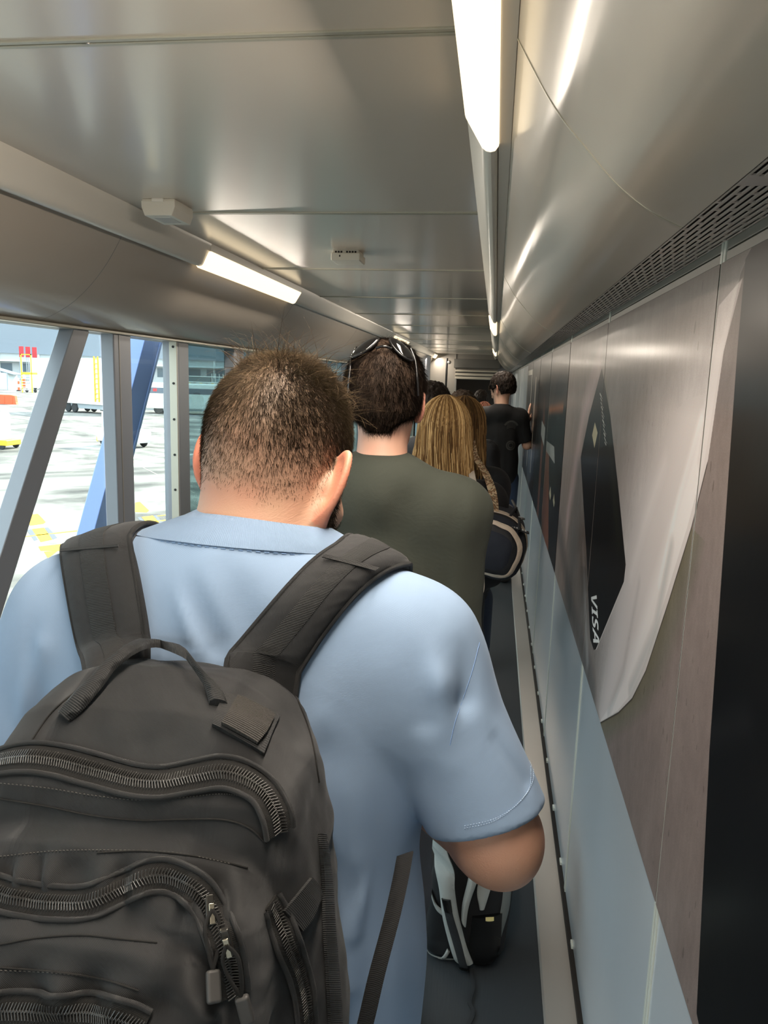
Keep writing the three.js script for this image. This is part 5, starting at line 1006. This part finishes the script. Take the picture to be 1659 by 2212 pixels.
{ // brown haired woman just beyond
  const F = figure({ pos: [-.125, 0, -3.15], s: .955, wide: .8, label: 'woman with brown hair half hidden behind the blonde woman', color: 0x14181c, trousers: 0x283040, sleeve: 'long', skin: [.56, .35, .25], hairColor: [.15, .09, .05], R: { e: [.17, 1.14, -.05], w: [.08, 1.1, -.24], d: [-.4, .2, -1], n: [-1, 0, 0] }, cover: (p) => p[2] > -.05 || p[1] > .06 ? 1 : 0, fine: .007, coarse: .016 });
  longHair(F, { bottom: 1.40, w: .10, n: 260, color: [[.11, .06, .025], [.22, .125, .05], [.36, .22, .09]] });
}
const back = (px, py, z) => onZ(px, py, z);
{ // dark haired man left of the blonde woman
  const p = back(943, 826, -3.85), F = figure({ pos: [p.x - .02, 0, -3.85], s: p.y / 1.765, label: 'person with thick black hair left of the blonde woman', color: 0x2a2c30, sleeve: 'long', fine: .007, coarse: .016, hairColor: [.02, .016, .013] });
  shortHair(F, { t: .026, color: [.018, .014, .012], rough: .007, cell: .006, n: 2500, keep: (x, y, z) => Math.max(-(y + .06), -z - .08) });
}
{ // young man in black leaning a hand on the wall
  const z = -6.7, p = back(1088, 803, z), s = p.y / 1.76, sx = (XR - .004 - p.x) / s;
  const F = figure({ pos: [p.x, 0, z], s, label: 'young man in a black T-shirt and blue jeans leaning one hand on the wall', color: 0x0b0b0c, trousers: 0x2c3a52, wide: .86, hem: .84, loose: .016, fine: .006, coarse: .013, hy: .85, hp: -.32, hr: 0, skin: [.58, .36, .25], hairColor: [.02, .015, .011],
    R: { e: [.225, 1.17, -.03], w: [sx - .034, 1.33, -.22], d: [.1, 1, -.2], n: [1, 0, 0], curl: .05 }, L: { e: [-.235, 1.13, -.06], w: [-.09, 1.13, -.25], d: [.9, .2, -.3], n: [0, 1, -.2], curl: .6 } });
  shortHair(F, { t: .018, color: [.014, .010, .008], rough: .006, cell: .005, n: 4000, keep: (x, y, z) => Math.max(-(y + .03 + (z > .02 ? .02 : 0)), Math.abs(x) > .066 ? -(y - .015 + (z > .03 ? .06 : 0)) : -1, -z - .10 + (y < .055 ? .045 : 0)) });
  const fringe = strands(F.gHead, 700, (q, n, test) => { const l = F.H.to(q.x, q.y, q.z); if (l[1] < .045 || l[2] > -.06 || l[1] > .1) return null; if (test) return true; return [rr(.02, .045), V(-.2, -.5, -.6).addScaledVector(n, .6).normalize(), shade([.06, .045, .03], .4), V(0, -.5, 0)]; }, .0008, 4);
  const fm = mesh('fringe', F.sc(fringe), hairMat, F.g); fm.userData.kind = 'stuff';
  // pale print on the back of the shirt: an arched band above a round emblem, worn and unreadable
  const ink = std(0x3d3c39, .9), onBack = (x, y) => { let zz = .4; for (let i = 0; i < 80; i++) { const d = F.shirt(x, y, zz); if (d < 5e-4) break; zz -= d * .7; } return V(x, y, zz + .001).multiplyScalar(F.s); };
  const arc = (cx, cy, r, a0, a1, w, n) => { const L = [], R = [], N = []; for (let i = 0; i <= n; i++) { const a = mix(a0, a1, i / n); L.push(onBack(cx + r * Math.cos(a), cy + r * Math.sin(a))); R.push(onBack(cx + (r - w) * Math.cos(a), cy + (r - w) * Math.sin(a))); N.push(V(0, 0, 1)); } return band(R, L, N, .001, 2); };
  const pr = mesh('back_print', arc(.085, 1.31, .062, 2.75, .4, .016, 20), ink, F.top); for (let i = 0; i < 4; i++) mesh('print_stroke', arc(.085, 1.295 - i * .011, .055, 2.3, .85, .004, 10), ink, pr);
  mesh('print_emblem', arc(.09, 1.17, .040, 0, 6.28, .012, 24), ink, pr); mesh('print_stroke', arc(.09, 1.17, .024, 0, 6.28, .008, 18), ink, pr);
}
for (const [px, py, z, label, color, hc, t, long] of [
  [1000, 842, -4.5, 'person with short dark curly hair beyond the brown haired woman', 0x26282c, [.03, .022, .017], .02, 0],
  [1040, 842, -9.6, 'farthest person in dark clothes before the doorway', 0x1d1b22, [.02, .015, .012], .022, 0],
  [1046, 868, -8.0, 'short person in pale blue with reddish brown hair beside the young man in black', 0xa9c3e0, [.13, .055, .035], .018, 1],
  [1074, 872, -8.7, 'short fair haired person half hidden behind the young man in black', 0x6c7686, [.34, .22, .10], .018, 1],
]) {
  const p = back(px, py, z), F = figure({ pos: [p.x, 0, z], s: p.y / 1.765, label, color, sleeve: 'long', wide: .95, fine: .009, coarse: .02, hairColor: hc, cover: (q) => q[2] > -.05 || q[1] > .06 ? 1 : 0 });
  if (long) longHair(F, { bottom: 1.48, w: .085, n: 90, color: [hc, shade(hc, .2), [hc[0] * 1.5, hc[1] * 1.5, hc[2] * 1.5]] });
  else shortHair(F, { t, color: hc, rough: .008, cell: .008, keep: (x, y, zz) => Math.max(-(y + .05), -zz - .08) });
}

// ---------------------------------------------------------------- bags
{ // navy shoulder bag with cream bands carried by the blonde woman
  const c = [.012, 1.235, -2.56], t = thing('shoulder_bag', 'navy holdall with curved cream bands hanging beside the blonde woman', 'bag', c), navy = clothMat(0x161c28, twill, .0006), cream = clothMat(0xb9ab9c, webbing, .0006), blk = std(0x0d1016, .7);
  const bodyF = (x, y, z) => { const k = Math.pow(Math.pow(Math.abs(x) / .095, 2.6) + Math.pow(Math.abs(y + .015 * (x / .1) ** 2) / .088, 2.6) + Math.pow(Math.abs(z) / .19, 4), 1 / 2.6); return (k - 1) * .085 - .0025 * noise(x * 30, y * 30, z * 30); };
  t.scale.setScalar(1.22); t.rotation.z = -.3;
  mesh('bag_body', nets(bodyF, [-.12, -.12, -.22], [.12, .12, .22], .005, {}), navy, t);
  const ring = (z, w, m, name, r = 1.012) => { const L = [], R = [], N = []; for (let i = 0; i <= 48; i++) { const a = i / 48 * 2 * Math.PI, dx = Math.cos(a), dy = Math.sin(a); const P = (zz) => { let q = .13; for (let k = 0; k < 40; k++) q -= bodyF(dx * q, dy * q, zz) * .7; return V(dx * q * r, dy * q * r, zz); }; L.push(P(z)); R.push(P(z + w)); N.push(V(dx, dy, 0)); } return mesh(name, band(R, L, N, .002, 2), m, t); };
  ring(.075, .030, cream, 'cream_band'); ring(.155, .012, cream, 'cream_band'); ring(.112, .012, blk, 'trim_band', 1.006); ring(.170, .009, blk, 'trim_band', 1.02);
  mesh('zipper', tube([[.03, .092, -.16], [.04, .092, 0], [.045, .088, .12], [.05, .07, .17]], .004, 24), blk, t);
  mesh('carry_loop', tube([[.02, .085, .10], [.028, .103, .07], [.034, .103, .03], [.038, .088, 0]], .0035, 20), blk, t); mesh('buckle', new THREE.TorusGeometry(.008, .0022, 8, 16).rotateX(1.2).translate(.05, .092, .10), std(0x8a8a88, .3, { metalness: .8 }), t);
  const lab = mesh('label_patch', box(.022, .078, .066, .070, .125, .15, .002), blk, t); for (let i = 0; i < 6; i++) mesh('label_stroke', box(.028 + i * .0075, .0325 + i * .0075, .0695, .0708, .13, .145), std(0xb9bcc0, .7), lab);
  const Q = (x, y, z) => onZ(x, y, z).sub(V(...c)).divideScalar(1.22).applyAxisAngle(V(0, 0, 1), .3), sl = smooth([Q(1010, 1010, -2.60), Q(1018, 1050, -2.45), Q(1029, 1095, -2.36), Q(1040, 1118, -2.34)], 20), sr = smooth([Q(1022, 1006, -2.60), Q(1031, 1048, -2.45), Q(1045, 1093, -2.36), Q(1058, 1120, -2.34)], 20), N = sl.map(() => V(.3, .3, 1).normalize());
  mesh('strap', band(sl, sr, N, .003, 3), cream, t);
  const e = smooth([V(-.005, -.085, .11), V(.012, -.13, .115), V(-.005, -.19, .11), V(-.03, -.235, .10)], 20), N2 = e.map(() => V(.2, 0, 1).normalize());
  mesh('strap_end', band(e.map((p, i) => p.clone().add(V(-.020 + i * .0004, 0, 0))), e.map((p, i) => p.clone().add(V(.018 - i * .0006, 0, 0))), N2, .003, 3), cream, t);
}
{ // leopard strap bag of the brown haired woman
  const P = (px, py) => onZ(px, py, py < 970 ? -2.66 : py < 1000 ? -2.60 : py < 1030 ? -2.52 : -2.44), c = P(1062, 1150), t = thing('handbag', 'black handbag on a wide leopard print strap hanging at the blonde woman\'s side', 'bag', [c.x, c.y, c.z]);
  const spots = tex(256, (u, v) => { const n = per(u, v, 22, 3), m = per(u, v, 22, 3.25), e = Math.abs(n - .08); return e < .07 ? [.10, .07, .05] : n > .15 ? [.42, .31, .2] : [.62 + m * .1, .53, .42]; }, 7, 7, true);
  const leo = std(0xffffff, .8, { map: spots }), l = smooth([P(1012, 962), P(1018, 985), P(1040, 1020), P(1054, 1060), P(1062, 1100), P(1060, 1132)], 30), r = smooth([P(1026, 950), P(1034, 985), P(1056, 1020), P(1072, 1060), P(1077, 1100), P(1073, 1132)], 30), k = V(...[-c.x, -c.y, -c.z]);
  mesh('strap', band(l.map((p) => p.add(k)), r.map((p) => p.add(k)), l.map(() => V(0, .1, 1).normalize()), .004, 4), leo, t, 'wide leopard print strap');
  mesh('bag_body', new RoundedBoxGeometry(.085, .15, .16, 4, .03).translate(.03, -.03, -.28), std(0x15161a, .5), t); mesh('flap', new RoundedBoxGeometry(.089, .08, .13, 3, .02).translate(.031, .005, -.275), std(0x1b1c20, .45), t); mesh('strap_tab', merge([box(-.022, .02, .018, .045, -.01, .004, .003), bar(V(0, .03, -.004), V(.02, .03, -.23), .03, .004, V(1, 0, 0))]), std(0x3a4042, .6), t); mesh('strap_ring', new THREE.TorusGeometry(.02, .003, 8, 20).translate(-.001, .02, 0), std(0x8a8a88, .3, { metalness: .8 }), t);
}
{ // black and grey backpack standing on the floor
  const z0 = -2.06, P = (px, py, z = z0) => onZ(px, py, z), c = [.0, 0, z0], t = thing('backpack', 'black backpack with pale grey straps standing on the dark floor', 'backpack', c), k = V(-c[0], 0, -c[2]);
  const blk = clothMat(0x15171a, twill, .0006), grey = clothMat(0x9da09c, knit, .0007), dk = clothMat(0x24282c, webbing, .0009), gl = std(0x0b0c0d, .35);
  const F = (x, y, z) => { const w = .125 - .02 * sstep(.25, .45, y), d = Math.max(Math.abs(x + .01 - y * .09) - w + .05, Math.abs(y - .215) - .213 + .05, Math.abs(z + .09 + y * .12) - .085 + .05); const q = [Math.max(Math.abs(x + .01 - y * .09) - w + .05, 0), Math.max(Math.abs(y - .215) - .163, 0), Math.max(Math.abs(z + .09 + y * .12) - .035, 0)]; return Math.min(Math.max(d, 0), 0) + hyp(q[0], q[1], q[2]) - .05 - .004 * noise(x * 20, y * 16, z * 20); };
  mesh('pack_body', nets(F, [-.18, -.01, -.28], [.2, .46, .06], .006, {}), blk, t);
  const FW = (x, y, z) => F(x - c[0], y, z - c[2]);
  const lay = (l, n, o) => { const pts = smooth(l.map(([x, y]) => [x, y, 0]), n); return pts.map((p) => { const q = P(p.x, p.y); q.z = z0; let zz = z0 + .2; for (let i = 0; i < 60; i++) { const d = FW(q.x, Math.max(q.y, .012), zz); if (d < .001) break; zz -= d * .6; if (zz < z0 - .12) break; } return V(q.x, Math.max(q.y, .012), zz + o).add(k); }); };
  const rib = (name, l, r, n, th, m, o, parent = t, label) => { const L = lay(l, n, o), R = lay(r, n, o); return mesh(name, band(L, R, L.map(() => V(0, .25, 1).normalize()), th, 4, th * .6), m, parent, label); };
  const s1 = rib('shoulder_strap', [[908, 1830], [930, 1880], [946, 1920], [958, 1990], [980, 2060], [992, 2085]], [[962, 1850], [980, 1890], [982, 1930], [992, 1985], [1008, 2040], [1022, 2075]], 26, .012, grey, .022, t, 'pale grey padded strap');
  rib('webbing', [[956, 1945], [968, 1990], [984, 2040], [996, 2082]], [[972, 1945], [984, 1985], [1000, 2035], [1012, 2080]], 16, .003, dk, .040, s1); rib('adjuster', [[954, 1938], [960, 1962]], [[974, 1940], [978, 1964]], 4, .007, gl, .038, s1); rib('buckle', [[990, 2078], [992, 2108]], [[1014, 2080], [1014, 2108]], 4, .009, gl, .042, s1);
  rib('shoulder_strap', [[1016, 1885], [1008, 1920], [998, 1960], [996, 1990]], [[1040, 1890], [1026, 1925], [1012, 1965], [1006, 2005]], 14, .010, grey, .016, t, 'pale grey padded strap');
  rib('grey_panel', [[1038, 1895], [1030, 1940], [1036, 1976]], [[1072, 1900], [1056, 1945], [1046, 1975]], 10, .004, grey, .006); rib('grey_panel', [[1090, 1915], [1084, 1965], [1072, 2030]], [[1108, 1920], [1100, 1985], [1078, 2050]], 12, .004, clothMat(0x6b706e, knit, .0006), .004);
  rib('edge_piping', [[918, 2093], [940, 2100], [950, 2080], [966, 2050]], [[918, 2098], [944, 2106], [956, 2086], [972, 2056]], 16, .004, grey, .008); rib('edge_piping', [[944, 2098], [960, 2104], [985, 2112]], [[944, 2104], [960, 2110], [985, 2118]], 10, .004, grey, .010); rib('cross_strap', [[920, 1930], [938, 1960], [955, 1972]], [[922, 1942], [940, 1972], [956, 1984]], 8, .004, grey, .012);
  rib('side_pocket', [[1020, 1990], [1012, 2050], [1016, 2100]], [[1085, 1985], [1078, 2060], [1052, 2100]], 12, .012, gl, .006); rib('yellow_tag', [[1049, 1980], [1049, 1987]], [[1067, 1980], [1067, 1987]], 3, .003, std(0xe0cf8f, .5), .030);
  const tail = smooth([P(1016, 2112), onY(1022, 2135, .005), onY(1014, 2165, .004), onY(1022, 2185, .004), onY(1010, 2215, .004), onY(985, 2235, .004)], 24).map((p) => { p.y = Math.max(.004, p.y); return p.add(k); });
  mesh('loose_strap', band(tail.map((p) => p.clone().add(V(-.006, 0, 0))), tail.map((p) => p.clone().add(V(.006, 0, 0))), tail.map(() => V(0, 1, 0)), .003, 2), dk, t);
}

// ---------------------------------------------------------------- renderer
const renderer = new THREE.WebGLRenderer({ antialias: true });
renderer.toneMapping = THREE.LinearToneMapping; renderer.toneMappingExposure = EXPOSURE;
renderer.shadowMap.enabled = true;
renderer.render(scene, camera);
